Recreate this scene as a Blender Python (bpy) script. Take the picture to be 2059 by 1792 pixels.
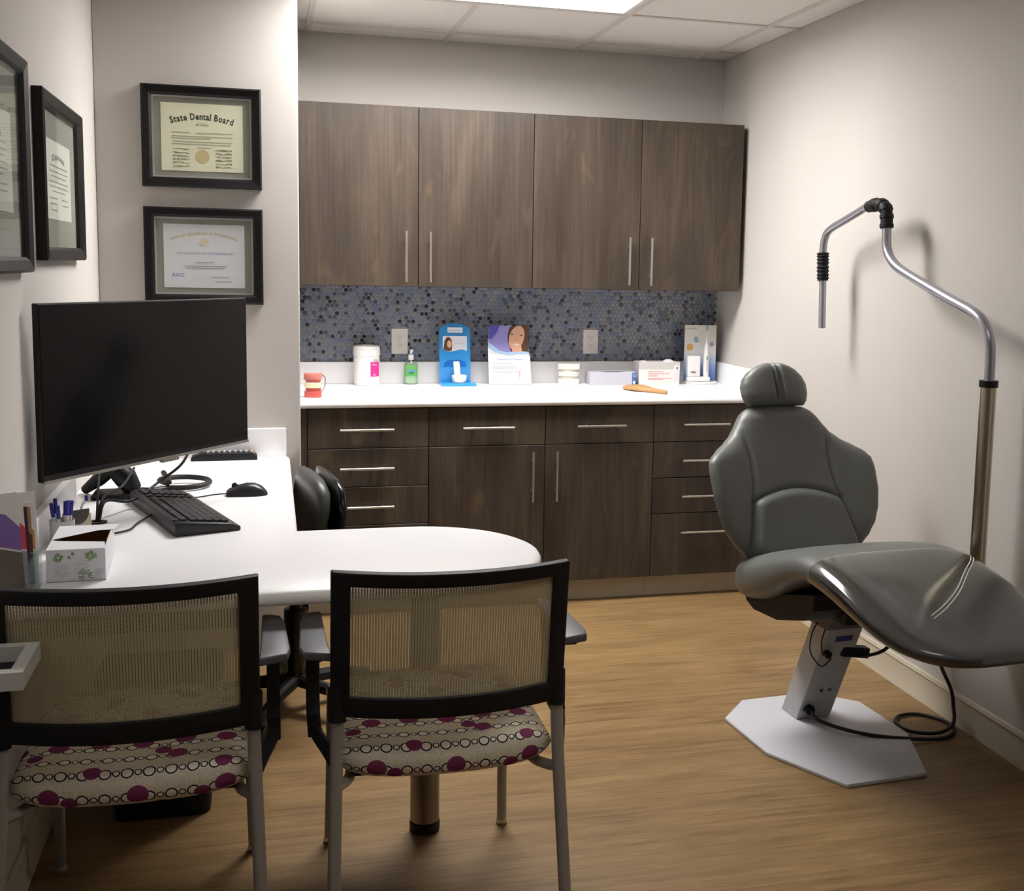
import bpy, bmesh, math, random
from mathutils import Vector, Matrix

for o in list(bpy.data.objects):
    bpy.data.objects.remove(o, do_unlink=True)
scene = bpy.context.scene
col = scene.collection
PI = math.pi

# ------------------------------------------------------------------ camera
IW, IH = 2059.0, 1792.0
FPX, YAW, PITCH, ROLL, CAMH = 2331.0, 0.2682, 0.1189, 0.0204, 1.461
PPX, PPY = 137.1, -82.1
_f = Vector((math.sin(YAW) * math.cos(PITCH), math.cos(YAW) * math.cos(PITCH), -math.sin(PITCH)))
_r = Vector((math.cos(YAW), -math.sin(YAW), 0))
_u = _r.cross(_f)
_r2 = _r * math.cos(ROLL) + _u * math.sin(ROLL)
_u2 = _u * math.cos(ROLL) - _r * math.sin(ROLL)
cam_data = bpy.data.cameras.new('camera')
cam = bpy.data.objects.new('camera', cam_data)
col.objects.link(cam)
cam.matrix_world = Matrix((
    (_r2.x, _u2.x, -_f.x, 0), (_r2.y, _u2.y, -_f.y, 0), (_r2.z, _u2.z, -_f.z, CAMH), (0, 0, 0, 1)))
cam_data.sensor_fit = 'HORIZONTAL'
cam_data.sensor_width = 36.0
cam_data.lens = 36.0 * FPX / IW
cam_data.shift_x = -PPX / IW
cam_data.shift_y = PPY / IW
cam_data.clip_start = 0.02
scene.camera = cam

# ------------------------------------------------------------------ world, exposure
world = bpy.data.worlds.new('world')
scene.world = world
world.use_nodes = True
world.node_tree.nodes['Background'].inputs[0].default_value = (0.9, 0.92, 1.0, 1)
world.node_tree.nodes['Background'].inputs[1].default_value = 0.2
scene.view_settings.view_transform = 'Standard'
scene.view_settings.look = 'None'
scene.view_settings.gamma = 1.0
scene.view_settings.exposure = 0.18
scene.view_settings.use_curve_mapping = False
TROFFER_STRENGTH = 37.0
TROFFER_COLOR = (1.0, 0.975, 0.95, 1)
ADDED_FILL = 4.6      # strength of an added, unseen fixture that fills the front of the room


# ------------------------------------------------------------------ helpers
def lin(r, g, b):
    def f(v):
        v /= 255.0
        return v / 12.92 if v <= 0.04045 else ((v + 0.055) / 1.055) ** 2.4
    return (f(r), f(g), f(b), 1.0)


MATS = {}


def mat(name, rgb=(128, 128, 128), rough=0.5, metal=0.0, spec=0.5, coat=0.0, trans=0.0, ior=1.45, emit=None):
    if name in MATS:
        return MATS[name]
    m = bpy.data.materials.new(name)
    m.use_nodes = True
    p = m.node_tree.nodes['Principled BSDF']
    p.inputs['Base Color'].default_value = lin(*rgb)
    p.inputs['Roughness'].default_value = rough
    p.inputs['Metallic'].default_value = metal
    p.inputs['Specular IOR Level'].default_value = spec
    p.inputs['Coat Weight'].default_value = coat
    p.inputs['Transmission Weight'].default_value = trans
    p.inputs['IOR'].default_value = ior
    if emit:
        p.inputs['Emission Color'].default_value = emit[0]
        p.inputs['Emission Strength'].default_value = emit[1]
    MATS[name] = m
    return m


class N:
    """small node-graph helper"""
    def __init__(self, m):
        self.t = m.node_tree
        self.p = self.t.nodes['Principled BSDF']

    def new(self, kind, **kw):
        n = self.t.nodes.new(kind)
        for k, v in kw.items():
            setattr(n, k, v)
        return n

    def link(self, a, b):
        self.t.links.new(a, b)

    def math(self, op, a, b=None, c=None, clamp=False):
        n = self.new('ShaderNodeMath', operation=op, use_clamp=clamp)
        for i, v in enumerate((a, b, c)):
            if v is None:
                continue
            if isinstance(v, (int, float)):
                n.inputs[i].default_value = v
            else:
                self.link(v, n.inputs[i])
        return n.outputs[0]

    def pos(self, scale=(1, 1, 1), loc=(0, 0, 0), kind='pos', rot=(0, 0, 0)):
        if kind == 'pos':
            src = self.new('ShaderNodeNewGeometry').outputs['Position']
        else:
            src = self.new('ShaderNodeTexCoord').outputs[kind]
        mp = self.new('ShaderNodeMapping')
        mp.inputs['Scale'].default_value = scale
        mp.inputs['Location'].default_value = loc
        mp.inputs['Rotation'].default_value = rot
        self.link(src, mp.inputs['Vector'])
        return mp.outputs[0]

    def noise(self, vec, scale=1.0, detail=4.0, rough=0.5, dist=0.0):
        n = self.new('ShaderNodeTexNoise')
        n.inputs['Scale'].default_value = scale
        n.inputs['Detail'].default_value = detail
        n.inputs['Roughness'].default_value = rough
        n.inputs['Distortion'].default_value = dist
        self.link(vec, n.inputs['Vector'])
        return n.outputs['Fac']

    def ramp(self, fac, stops):
        n = self.new('ShaderNodeValToRGB')
        e = n.color_ramp.elements
        while len(e) < len(stops):
            e.new(0.5)
        for el, (p, c) in zip(e, stops):
            el.position = p
            el.color = lin(*c)
        self.link(fac, n.inputs[0])
        return n.outputs[0]

    def mix(self, fac, a, b, blend='MIX'):
        n = self.new('ShaderNodeMix', data_type='RGBA', blend_type=blend)
        for sock, v in ((n.inputs[0], fac), (n.inputs[6], a), (n.inputs[7], b)):
            if isinstance(v, tuple):
                sock.default_value = v
            elif isinstance(v, (int, float)):
                sock.default_value = v
            else:
                self.link(v, sock)
        return n.outputs[2]

    def bump(self, h, strength=0.2, dist=0.01):
        n = self.new('ShaderNodeBump')
        n.inputs['Strength'].default_value = strength
        n.inputs['Distance'].default_value = dist
        self.link(h, n.inputs['Height'])
        self.link(n.outputs[0], self.p.inputs['Normal'])


class B:
    """collects shapes and builds them as ONE mesh object"""
    def __init__(self):
        self.v = []
        self.f = []
        self.mi = []
        self.cur = 0

    def add(self, vs, fs):
        k = len(self.v)
        self.v += [tuple(v) for v in vs]
        for f in fs:
            self.f.append(tuple(i + k for i in f))
            self.mi.append(self.cur)
        return self

    def box(self, x0, x1, y0, y1, z0, z1):
        return self.add([(x0, y0, z0), (x1, y0, z0), (x1, y1, z0), (x0, y1, z0),
                         (x0, y0, z1), (x1, y0, z1), (x1, y1, z1), (x0, y1, z1)],
                        [(0, 3, 2, 1), (4, 5, 6, 7), (0, 1, 5, 4), (1, 2, 6, 5), (2, 3, 7, 6), (3, 0, 4, 7)])

    def prism(self, poly, a0, a1, axis='z'):
        n = len(poly)

        def P(p, a):
            if axis == 'z':
                return (p[0], p[1], a)
            if axis == 'x':
                return (a, p[0], p[1])
            return (p[0], a, p[1])
        vs = [P(p, a0) for p in poly] + [P(p, a1) for p in poly]
        fs = [tuple(range(n - 1, -1, -1)), tuple(range(n, 2 * n))]
        fs += [(i, (i + 1) % n, n + (i + 1) % n, n + i) for i in range(n)]
        return self.add(vs, fs)

    def cyl(self, p0, p1, r0, r1=None, n=16):
        r1 = r0 if r1 is None else r1
        p0, p1 = Vector(p0), Vector(p1)
        d = (p1 - p0).normalized()
        a = d.orthogonal().normalized()
        b = d.cross(a)
        vs = []
        for p, r in ((p0, r0), (p1, r1)):
            for i in range(n):
                t = 2 * PI * i / n
                vs.append(p + a * math.cos(t) * r + b * math.sin(t) * r)
        fs = [tuple(range(n - 1, -1, -1)), tuple(range(n, 2 * n))]
        fs += [(i, (i + 1) % n, n + (i + 1) % n, n + i) for i in range(n)]
        return self.add(vs, fs)

    def rings(self, rs, closed=True, caps=True):
        """loft between rings with equal vertex counts"""
        n = len(rs[0])
        vs = [p for r in rs for p in r]
        fs = []
        for k in range(len(rs) - 1):
            for i in range(n if closed else n - 1):
                j = (i + 1) % n
                fs.append((k * n + i, k * n + j, (k + 1) * n + j, (k + 1) * n + i))
        if caps:
            fs.append(tuple(range(n - 1, -1, -1)))
            m = (len(rs) - 1) * n
            fs.append(tuple(range(m, m + n)))
        return self.add(vs, fs)

    def tube(self, pts, r, n=10, closed=False, smooth=0):
        pts = [Vector(p) for p in pts]
        if smooth:
            pts = spline(pts, smooth, closed)
        m = len(pts)
        rr = r if isinstance(r, (list, tuple)) else [r] * m
        if len(rr) != m:
            k0 = len(rr) - 1
            rr = [rr[min(int(i * k0 / (m - 1)), k0 - 1)] * (1 - (i * k0 / (m - 1) - min(int(i * k0 / (m - 1)), k0 - 1))) +
                  rr[min(int(i * k0 / (m - 1)), k0 - 1) + 1] * (i * k0 / (m - 1) - min(int(i * k0 / (m - 1)), k0 - 1)) for i in range(m)]
        tang = []
        for i in range(m):
            if closed:
                t = pts[(i + 1) % m] - pts[i - 1]
            else:
                t = pts[min(i + 1, m - 1)] - pts[max(i - 1, 0)]
            tang.append(t.normalized())
        a = tang[0].orthogonal().normalized()
        rs = []
        for i in range(m):
            a = (a - tang[i] * a.dot(tang[i]))
            a = a.normalized() if a.length > 1e-6 else tang[i].orthogonal().normalized()
            b = tang[i].cross(a)
            rs.append([pts[i] + a * math.cos(2 * PI * k / n) * rr[i] + b * math.sin(2 * PI * k / n) * rr[i] for k in range(n)])
        if closed:
            rs.append(rs[0])
        return self.rings(rs, True, not closed)

    def lathe(self, prof, c=(0, 0), n=28):
        rs = []
        for r, z in prof:
            r = max(r, 1e-4)
            rs.append([(c[0] + r * math.cos(2 * PI * i / n), c[1] + r * math.sin(2 * PI * i / n), z) for i in range(n)])
        return self.rings(rs)

    def disc(self, cx, cz, rx, rz, y, n=20, th=0.0006):
        """flat print facing -y in the x-z plane"""
        poly = [(cx + rx * math.cos(2 * PI * i / n), cz + rz * math.sin(2 * PI * i / n)) for i in range(n)]
        return self.flat(poly, y, th)

    def flat(self, poly, y, th=0.0006):
        return self.prism(poly, y - th, y, 'y')

    def rect(self, x0, x1, z0, z1, y, th=0.0006):
        return self.box(x0, x1, y - th, y, z0, z1)

    def xf(self, M):
        self.v = [tuple(M @ Vector(p)) for p in self.v]
        return self

    def build(self, name, m, parent=None, smooth=35, bevel=0.0, seg=2, ang=40):
        me = bpy.data.meshes.new(name)
        me.from_pydata(self.v, [], self.f)
        ms = m if isinstance(m, (list, tuple)) else [m]
        for x in ms:
            me.materials.append(x)
        if len(ms) > 1:
            me.polygons.foreach_set('material_index', self.mi)
        bm = bmesh.new()
        bm.from_mesh(me)
        bmesh.ops.recalc_face_normals(bm, faces=bm.faces)
        if bevel:
            es = [e for e in bm.edges if len(e.link_faces) == 2 and e.calc_face_angle(0) > math.radians(ang)]
            bmesh.ops.bevel(bm, geom=es, offset=bevel, segments=seg, profile=0.5, affect='EDGES', clamp_overlap=True)
        bm.to_mesh(me)
        bm.free()
        if smooth:
            me.shade_smooth()
            me.set_sharp_from_angle(angle=math.radians(smooth))
        o = bpy.data.objects.new(name, me)
        col.objects.link(o)
        if parent:
            o.parent = parent
        return o


def spline(pts, sub=6, closed=False):
    pts = [Vector(p) for p in pts]
    n = len(pts)
    out = []
    rng = range(n) if closed else range(n - 1)
    for i in rng:
        p0 = pts[i - 1] if (closed or i > 0) else pts[0] * 2 - pts[1]
        p1, p2 = pts[i], pts[(i + 1) % n]
        p3 = pts[(i + 2) % n] if (closed or i + 2 < n) else pts[-1] * 2 - pts[-2]
        for k in range(sub):
            t = k / sub
            out.append(0.5 * ((2 * p1) + (p2 - p0) * t + (2 * p0 - 5 * p1 + 4 * p2 - p3) * t * t + (3 * p1 - p0 - 3 * p2 + p3) * t ** 3))
    if not closed:
        out.append(pts[-1])
    return out


def tag(o, label=None, cat=None, group=None, kind=None):
    if label:
        o['label'] = label
    if cat:
        o['category'] = cat
    if group:
        o['group'] = group
    if kind:
        o['kind'] = kind
    return o


def thing(name, label, cat, loc=(0, 0, 0), rz=0.0, group=None):
    o = bpy.data.objects.new(name, None)
    o.empty_display_size = 0.05
    col.objects.link(o)
    o.location = loc
    o.rotation_euler = (0, 0, rz)
    return tag(o, label, cat, group)


def struct(o):
    return tag(o, kind='structure')


def copy_tree(o, parent=None):
    c = o.copy()
    col.objects.link(c)
    c.parent = parent
    for ch in list(o.children):
        copy_tree(ch, c)
    return c


def text_polys(s, size, bold=0.0):
    """outline mesh of a word in the x-y plane: verts, faces, width"""
    cu = bpy.data.curves.new('txt', 'FONT')
    cu.body = s
    cu.size = size
    cu.offset = bold
    cu.resolution_u = 2
    ob = bpy.data.objects.new('txt', cu)
    col.objects.link(ob)
    dg = bpy.context.evaluated_depsgraph_get()
    dg.update()
    me = bpy.data.meshes.new_from_object(ob.evaluated_get(dg))
    vs = [v.co.copy() for v in me.vertices]
    fs = [tuple(p.vertices) for p in me.polygons]
    bpy.data.objects.remove(ob, do_unlink=True)
    bpy.data.curves.remove(cu)
    bpy.data.meshes.remove(me)
    w = max([v.x for v in vs], default=0)
    return vs, fs, w


def text_into(b, s, cx, cz, size, y, align='c', sx=1.0):
    vs, fs, w = text_polys(s, size)
    w *= sx
    x0 = cx - w / 2 if align == 'c' else cx
    b.add([(x0 + v.x * sx, y, cz + v.y) for v in vs], fs)
    return b


def text_arc(b, s, cx, cz, size, y, width, sag):
    """letters spread over an arc that is highest in the middle"""
    items = []
    tot = 0
    for ch in s:
        if ch == ' ':
            items.append((None, None, size * 0.35))
        else:
            vs, fs, w = text_polys(ch, size, size * .035)
            items.append((vs, fs, w + size * 0.06))
        tot += items[-1][2]
    k = width / tot
    x = -width / 2
    for vs, fs, w in items:
        if vs:
            mid = x + w * k / 2
            t = mid / (width / 2)
            dz = -sag * t * t
            an = math.atan(-2 * sag * t / (width / 2))
            ca, sa = math.cos(an), math.sin(an)
            out = []
            for v in vs:
                lx, lz = (v.x - w / 2) * k, v.y
                out.append((cx + mid + lx * ca - lz * sa, y, cz + dz + lx * sa + lz * ca))
            b.add(out, fs)
        x += w * k
    return b


# ------------------------------------------------------------------ materials
def wall_mat():
    m = mat('wall_paint', (214, 206, 200), 0.85, spec=0.25)
    n = N(m)
    v = n.pos((1, 1, 1))
    f = n.noise(v, 1.3, 3)
    n.link(n.ramp(f, [(0.3, (188, 183, 178)), (0.7, (193, 188, 183))]), n.p.inputs['Base Color'])
    n.bump(n.noise(v, 220, 3), 0.06, 0.002)
    return m


def wood_laminate():
    m = mat('walnut_laminate', (90, 76, 62), 0.42, spec=0.35)
    n = N(m)
    rnd = n.new('ShaderNodeObjectInfo').outputs['Random']
    off = n.new('ShaderNodeCombineXYZ')
    n.link(n.math('MULTIPLY', rnd, 7.0), off.inputs[0])
    n.link(n.math('MULTIPLY', rnd, 3.0), off.inputs[2])

    def coord(sc):
        add = n.new('ShaderNodeVectorMath', operation='ADD')
        g = n.new('ShaderNodeNewGeometry').outputs['Position']
        n.link(g, add.inputs[0])
        n.link(off.outputs[0], add.inputs[1])
        mp = n.new('ShaderNodeMapping')
        mp.inputs['Scale'].default_value = sc
        n.link(add.outputs[0], mp.inputs['Vector'])
        return mp.outputs[0]
    broad = n.noise(coord((7, 7, 1.1)), 1.0, 4, 0.55, 0.8)
    fine = n.noise(coord((90, 90, 2.2)), 1.0, 4, 0.6, 0.2)
    knot = n.noise(coord((9, 9, 3.5)), 1.0, 2, 0.4, 1.2)
    mixv = n.math('ADD', n.math('MULTIPLY', broad, 0.62), n.math('MULTIPLY', fine, 0.38))
    c = n.ramp(mixv, [(0.3, (46, 39, 34)), (0.5, (64, 55, 47)), (0.7, (84, 72, 59))])
    k = n.ramp(knot, [(0.62, (0, 0, 0)), (0.8, (255, 255, 255))])
    c2 = n.mix(n.math('MULTIPLY', k, 0.45), c, lin(102, 85, 62))
    n.link(c2, n.p.inputs['Base Color'])
    n.bump(fine, 0.08, 0.002)
    return m


def floor_mat():
    m = mat('vinyl_wood_floor', (150, 118, 80), 0.42, spec=0.4)
    n = N(m)
    v = n.pos((1, 1, 1))
    br = n.new('ShaderNodeTexBrick')
    br.offset = 0.37
    br.inputs['Scale'].default_value = 1.0
    br.inputs['Brick Width'].default_value = 0.92
    br.inputs['Row Height'].default_value = 0.1
    br.inputs['Mortar Size'].default_value = 0.0008
    br.inputs['Color1'].default_value = (0.35, 0.35, 0.35, 1)
    br.inputs['Color2'].default_value = (0.65, 0.65, 0.65, 1)
    br.inputs['Mortar'].default_value = (0.42, 0.42, 0.42, 1)
    n.link(v, br.inputs['Vector'])
    grain = n.noise(n.pos((2.2, 34, 1)), 1.0, 6, 0.6, 0.6)
    fine = n.noise(n.pos((8, 160, 1)), 1.0, 4, 0.6, 0.2)
    blot = n.noise(n.pos((3.0, 9, 1)), 1.0, 3, 0.5, 0.5)
    s = n.math('ADD', n.math('ADD', n.math('MULTIPLY', grain, 0.36), n.math('MULTIPLY', fine, 0.34)),
               n.math('ADD', n.math('MULTIPLY', br.outputs['Color'], 0.12), n.math('MULTIPLY', blot, 0.2)))
    c = n.ramp(s, [(0.36, (96, 73, 45)), (0.5, (132, 105, 69)), (0.64, (156, 127, 88))])
    n.link(c, n.p.inputs['Base Color'])
    n.bump(fine, 0.05, 0.002)
    return m


def fabric_mat():
    """cream seat fabric with plum dots and chains of small rings (uses the cushion's UV, in metres)"""
    m = mat('circle_fabric', (200, 190, 165), 0.9, spec=0.1)
    n = N(m)
    uv = n.new('ShaderNodeTexCoord').outputs['UV']
    sep = n.new('ShaderNodeSeparateXYZ')
    n.link(uv, sep.inputs[0])
    U, V = sep.outputs[0], sep.outputs[1]

    def lattice(cx, cy, ox, oy):
        a = n.math('PINGPONG', n.math('ADD', U, -ox + 100 * cx), cx / 2)
        b = n.math('PINGPONG', n.math('ADD', V, -oy + 100 * cy), cy / 2)
        return n.math('SQRT', n.math('ADD', n.math('MULTIPLY', a, a), n.math('MULTIPLY', b, b)))

    def dot(cx, cy, ox, oy, r):
        return n.math('LESS_THAN', lattice(cx, cy, ox, oy), r)

    def ring(cx, cy, ox, oy, r, t):
        d = lattice(cx, cy, ox, oy)
        return n.math('LESS_THAN', n.math('ABSOLUTE', n.math('ADD', d, -r)), t)

    def many(fs):
        o = fs[0]
        for x in fs[1:]:
            o = n.math('MAXIMUM', o, x)
        return o
    G = 0.082
    H = 0.084
    big = lattice(G / 2, H * .62, 0, 0)
    small = lattice(G / 2, H * .62, G / 4, 0)
    ringm = lambda d, r, t: n.math('LESS_THAN', n.math('ABSOLUTE', n.math('ADD', d, -r)), t)
    rings = many([ringm(big, .0108, .0015), ringm(small, .0062, .0012)])
    fill = many([n.math('LESS_THAN', big, .0108), n.math('LESS_THAN', small, .0062)])
    dots = many([dot(2 * G, 2 * H, .02, .012, .0205), dot(3 * G, 2 * H, G * .75, H * .62, .0165), dot(2 * G, H * 3, G * 1.24, H * 1.02, .0215),
                 dot(3 * G, 2 * H, G * 2.2, H * 1.5, .017), dot(3 * G, 3 * H, G * 1.7, H * .3, .0165), dot(4 * G, 2 * H, G * 3.1, H * .85, .019)])
    wv = n.noise(n.pos((400, 400, 400)), 1.0, 2)
    base = n.ramp(wv, [(0.35, (202, 190, 164)), (0.65, (232, 223, 203))])
    base = n.mix(fill, base, lin(240, 233, 216))
    c = n.mix(rings, base, lin(46, 38, 52))
    c = n.mix(dots, c, lin(132, 62, 98))
    n.link(c, n.p.inputs['Base Color'])
    n.bump(wv, 0.15, 0.002)
    return m


def mesh_mat():
    """see-through ribbed back mesh: vertical ribs with open gaps"""
    m = mat('chair_mesh', (186, 175, 142), 0.75, spec=0.2)
    n = N(m)
    sep = n.new('ShaderNodeSeparateXYZ')
    n.link(n.new('ShaderNodeTexCoord').outputs['Object'], sep.inputs[0])
    u = n.math('PINGPONG', n.math('ADD', sep.outputs[0], 10.0), 0.0028)
    v = n.math('PINGPONG', n.math('ADD', sep.outputs[2], 10.0), 0.0013)
    ribs = n.math('GREATER_THAN', u, 0.0010)
    cross = n.math('GREATER_THAN', v, 0.00075)
    sol = n.math('MAXIMUM', ribs, n.math('MULTIPLY', cross, 0.85))
    n.link(sol, n.p.inputs['Alpha'])
    return m


M_WALL = wall_mat()
M_WOOD = wood_laminate()
M_FLOOR = floor_mat()
M_FABRIC = fabric_mat()
M_MESH = mesh_mat()
M_WHITE_TOP = mat('white_laminate', (240, 239, 241), 0.28, spec=0.5)
M_CEIL = mat('ceiling_tile', (236, 233, 230), 0.95, spec=0.1)
_n = N(M_CEIL)
_n.bump(_n.noise(_n.pos((1, 1, 1)), 120, 5), 0.25, 0.004)
M_TEE = mat('tee_white', (214, 210, 206), 0.6)
M_STEEL = mat('brushed_steel', (200, 196, 190), 0.32, metal=1.0)
M_BASE = mat('vinyl_base', (192, 182, 162), 0.6, spec=0.3)
M_CARCASS = mat('carcass_dark', (40, 32, 26), 0.7)
M_BLACK = mat('black_plastic', (22, 21, 23), 0.55, spec=0.35)
M_BLACKG = mat('black_gloss', (14, 13, 14), 0.22, spec=0.5)
M_CABLE = mat('cable_black', (24, 23, 25), 0.5)
M_OUTLET = mat('outlet_white', (214, 208, 202), 0.5)
M_DARKSLOT = mat('slot_dark', (50, 46, 46), 0.6)
M_VINYL = mat('grey_vinyl', (102, 104, 101), 0.42, spec=0.45)
_n = N(M_VINYL)
_n.bump(_n.noise(_n.pos((1, 1, 1)), 900, 2), 0.05, 0.001)
M_GREYPLASTIC = mat('grey_metal_paint', (178, 178, 180), 0.4)
M_PLATE = mat('plate_paint', (196, 196, 202), 0.45)
M_WHITEPL = mat('white_plastic', (226, 224, 222), 0.4)
M_PAPER = mat('paper_white', (226, 226, 232), 0.7)
M_SILVERTUBE = mat('silver_tube', (176, 177, 186), 0.3, metal=0.75)
M_LEGTUBE = mat('chair_leg_tube', (158, 154, 148), 0.4, metal=0.25)
M_ARMPAD = mat('arm_pad', (86, 86, 92), 0.45)


def glass_mat(name, tint=(255, 255, 255), rough=0.03, fac=0.05):
    m = bpy.data.materials.new(name)
    m.use_nodes = True
    t = m.node_tree
    t.nodes.clear()
    out = t.nodes.new('ShaderNodeOutputMaterial')
    tr = t.nodes.new('ShaderNodeBsdfTransparent')
    tr.inputs[0].default_value = lin(*tint)
    gl = t.nodes.new('ShaderNodeBsdfGlossy')
    gl.inputs['Roughness'].default_value = rough
    fr = t.nodes.new('ShaderNodeFresnel')
    fr.inputs[0].default_value = 1.45
    ad = t.nodes.new('ShaderNodeMath')
    ad.operation = 'MULTIPLY'
    ad.use_clamp = True
    ad.inputs[1].default_value = fac
    t.links.new(fr.outputs[0], ad.inputs[0])
    mx = t.nodes.new('ShaderNodeMixShader')
    t.links.new(ad.outputs[0], mx.inputs[0])
    t.links.new(tr.outputs[0], mx.inputs[1])
    t.links.new(gl.outputs[0], mx.inputs[2])
    t.links.new(mx.outputs[0], out.inputs[0])
    return m


M_GLASS = glass_mat('picture_glass', (254, 255, 254), 0.03, 0.3)
M_CLEAR = glass_mat('clear_vinyl', (254, 255, 254), 0.13, 2.0)
M_ACRYLIC = glass_mat('clear_acrylic', (246, 250, 249), 0.03, .35)

# ------------------------------------------------------------------ room shell
XL, XR, YF, YB, ZC = -0.555, 2.174, -1.3, 5.390, 2.460
XP, YP = 0.131, 4.400          # end and face of the partition
floor = struct(B().box(XL - .1, XR + .1, YF - .1, YB + .1, -0.08, 0).build('floor', M_FLOOR, smooth=0))
wall_left = struct(B().box(XL - .1, XL, YF, YB + .1, 0, ZC + .1).build('wall_left', M_WALL, smooth=0))
wall_right = struct(B().box(XR, XR + .1, YF, YB + .1, 0, ZC + .1).build('wall_right', M_WALL, smooth=0))
wall_back = struct(B().box(XP, XR, YB, YB + .1, 0, ZC + .1).build('wall_back', M_WALL, smooth=0))
wall_part = struct(B().box(XL, XP, YP, YB + .1, 0, ZC + .1).build('wall_partition', M_WALL, smooth=0, bevel=0.004, seg=2))
wall_front = struct(B().box(XL - .1, XR + .1, YF - .1, YF, 0, ZC + .1).build('wall_front', M_WALL, smooth=0))

# baseboards: vinyl base with a small toe
def base_profile(x_wall, sgn):
    return [(x_wall, 0), (x_wall + sgn * .014, 0), (x_wall + sgn * .013, .008), (x_wall + sgn * .007, .02),
            (x_wall + sgn * .007, .088), (x_wall + sgn * .010, .092), (x_wall + sgn * .006, .104), (x_wall, .106)]


def extrude_y(b, prof, y0, y1):
    vs = [(p[0], y0, p[1]) for p in prof] + [(p[0], y1, p[1]) for p in prof]
    n = len(prof)
    fs = [tuple(range(n)), tuple(range(2 * n - 1, n - 1, -1))]
    fs += [(i, (i + 1) % n, n + (i + 1) % n, n + i) for i in range(n)]
    return b.add(vs, fs)


struct(extrude_y(B(), base_profile(XR, -1), YF, 4.80).build('baseboard_right', M_BASE))
struct(extrude_y(B(), base_profile(XL, 1), YF, YP).build('baseboard_left', M_BASE))

# ceiling: slab above, lay-in tiles and tee grid as parts
ceiling = struct(B().box(XL - .1, XR + .1, YF - .1, YB + .1, ZC + .16, ZC + .24).build('ceiling', M_CEIL, smooth=0))
XG, YG, PIT = 0.2023, 5.182, 0.61
gx = [x for x in [XG + PIT * k for k in range(-3, 5)] if XL + .02 < x < XR - .02]
gy = [y for y in [YG - PIT * k for k in range(0, 12)] if YF + .02 < y < YB - .02]
xs_ = [XL] + gx + [XR]
ys_ = [YF] + sorted(gy) + [YB]
LX0, LX1, LY0, LY1 = XG, XG + 2 * PIT, YG - 2 * PIT, YG - PIT     # the light's bay
BAYS = [(LY0, LY1), (YG - 7 * PIT, YG - 6 * PIT)]  # second bay is opened for the added fill fixture, out of view
for i in range(len(xs_) - 1):
    for j in range(len(ys_) - 1):
        a0, a1, b0, b1 = xs_[i], xs_[i + 1], ys_[j], ys_[j + 1]
        mx, my = (a0 + a1) / 2, (b0 + b1) / 2
        if LX0 < mx < LX1 and any(q0 < my < q1 for q0, q1 in BAYS):
            continue
        if b1 > YP + .01 and a0 < XP - .01:
            if b0 < YP:
                B().box(a0 + .003, a1 - .003, b0 + .003, YP, ZC + .004, ZC + .02).build('ceiling_tile', M_CEIL, ceiling, smooth=0)
            if a1 > XP + .01:
                B().box(XP, a1 - .003, max(b0 + .003, YP), b1 - .003, ZC + .004, ZC + .02).build('ceiling_tile', M_CEIL, ceiling, smooth=0)
            continue
        B().box(a0 + .003, a1 - .003, b0 + .003, b1 - .003, ZC + .004, ZC + .02).build('ceiling_tile', M_CEIL, ceiling, smooth=0)
for x in gx:
    if LX0 + .1 < x < LX1 - .1:
        segs = [(YF, BAYS[1][0]), (BAYS[1][1], LY0), (LY1, YB)]
    else:
        segs = [(YF, YB)]
    for s0, s1 in segs:
        if x < XP:
            s1 = min(s1, YP)
        B().box(x - .012, x + .012, s0, s1, ZC - .002, ZC + .006).build('grid_tee', M_TEE, ceiling, smooth=0)
for y in gy:
    x0 = XP if y > YP else XL
    B().box(x0, XR, y - .012, y + .012, ZC - .0015, ZC + .0065).build('grid_tee', M_TEE, ceiling, smooth=0)

# recessed ceiling light, and an added unseen fill fixture of the same build
M_FILL_LENS = mat('added_fill_lens', (250, 250, 250), 0.6, emit=(TROFFER_COLOR, ADDED_FILL))
M_LENS = mat('troffer_lens', (250, 250, 250), 0.6, emit=(TROFFER_COLOR, TROFFER_STRENGTH))
for (b_lo, b_hi), lens, lab in ((BAYS[0], M_LENS, 'bright recessed troffer light over the white desk'), (BAYS[1], M_FILL_LENS, 'dim added fill light, unseen, in a recessed ceiling housing')):
    tr = thing('ceiling_light', lab, 'ceiling light', (0, 0, ZC), 0, 'recessed ceiling lights')
    hb = B()
    ix0, ix1, iy0, iy1 = LX0 + .03, LX1 - .03, b_lo + .03, b_hi - .03
    for (a0, a1, b0, b1) in ((LX0 + .012, ix0, b_lo + .012, b_hi - .012), (ix1, LX1 - .012, b_lo + .012, b_hi - .012),
                             (ix0, ix1, b_lo + .012, iy0), (ix0, ix1, iy1, b_hi - .012)):
        hb.box(a0, a1, b0, b1, .0, .115)
    hb.build('housing', mat('troffer_white', (232, 232, 232), 0.5), tr, smooth=0)
    B().box(ix0, ix1, iy0, iy1, .08, .115).build('lens', lens, tr, smooth=0)

# ------------------------------------------------------------------ cabinets
YU = YB - .335                 # face of the wall cabinets
YBF = 4.749                    # face of the base cabinets
DT = .018                      # door thickness


def bar_handle(parent, x, z, horiz, yface):
    L = .2165
    b = B()
    if horiz:
        b.cyl((x - L / 2, yface - .03, z), (x + L / 2, yface - .03, z), .0055, n=12)
        for s in (-1, 1):
            b.cyl((x + s * .064, yface - .03, z), (x + s * .064, yface + .001, z), .0042, n=8)
    else:
        b.cyl((x, yface - .03, z - L / 2), (x, yface - .03, z + L / 2), .0055, n=12)
        for s in (-1, 1):
            b.cyl((x, yface - .03, z + s * .064), (x, yface + .001, z + s * .064), .0042, n=8)
    return b.build('handle', M_STEEL, parent)


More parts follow.
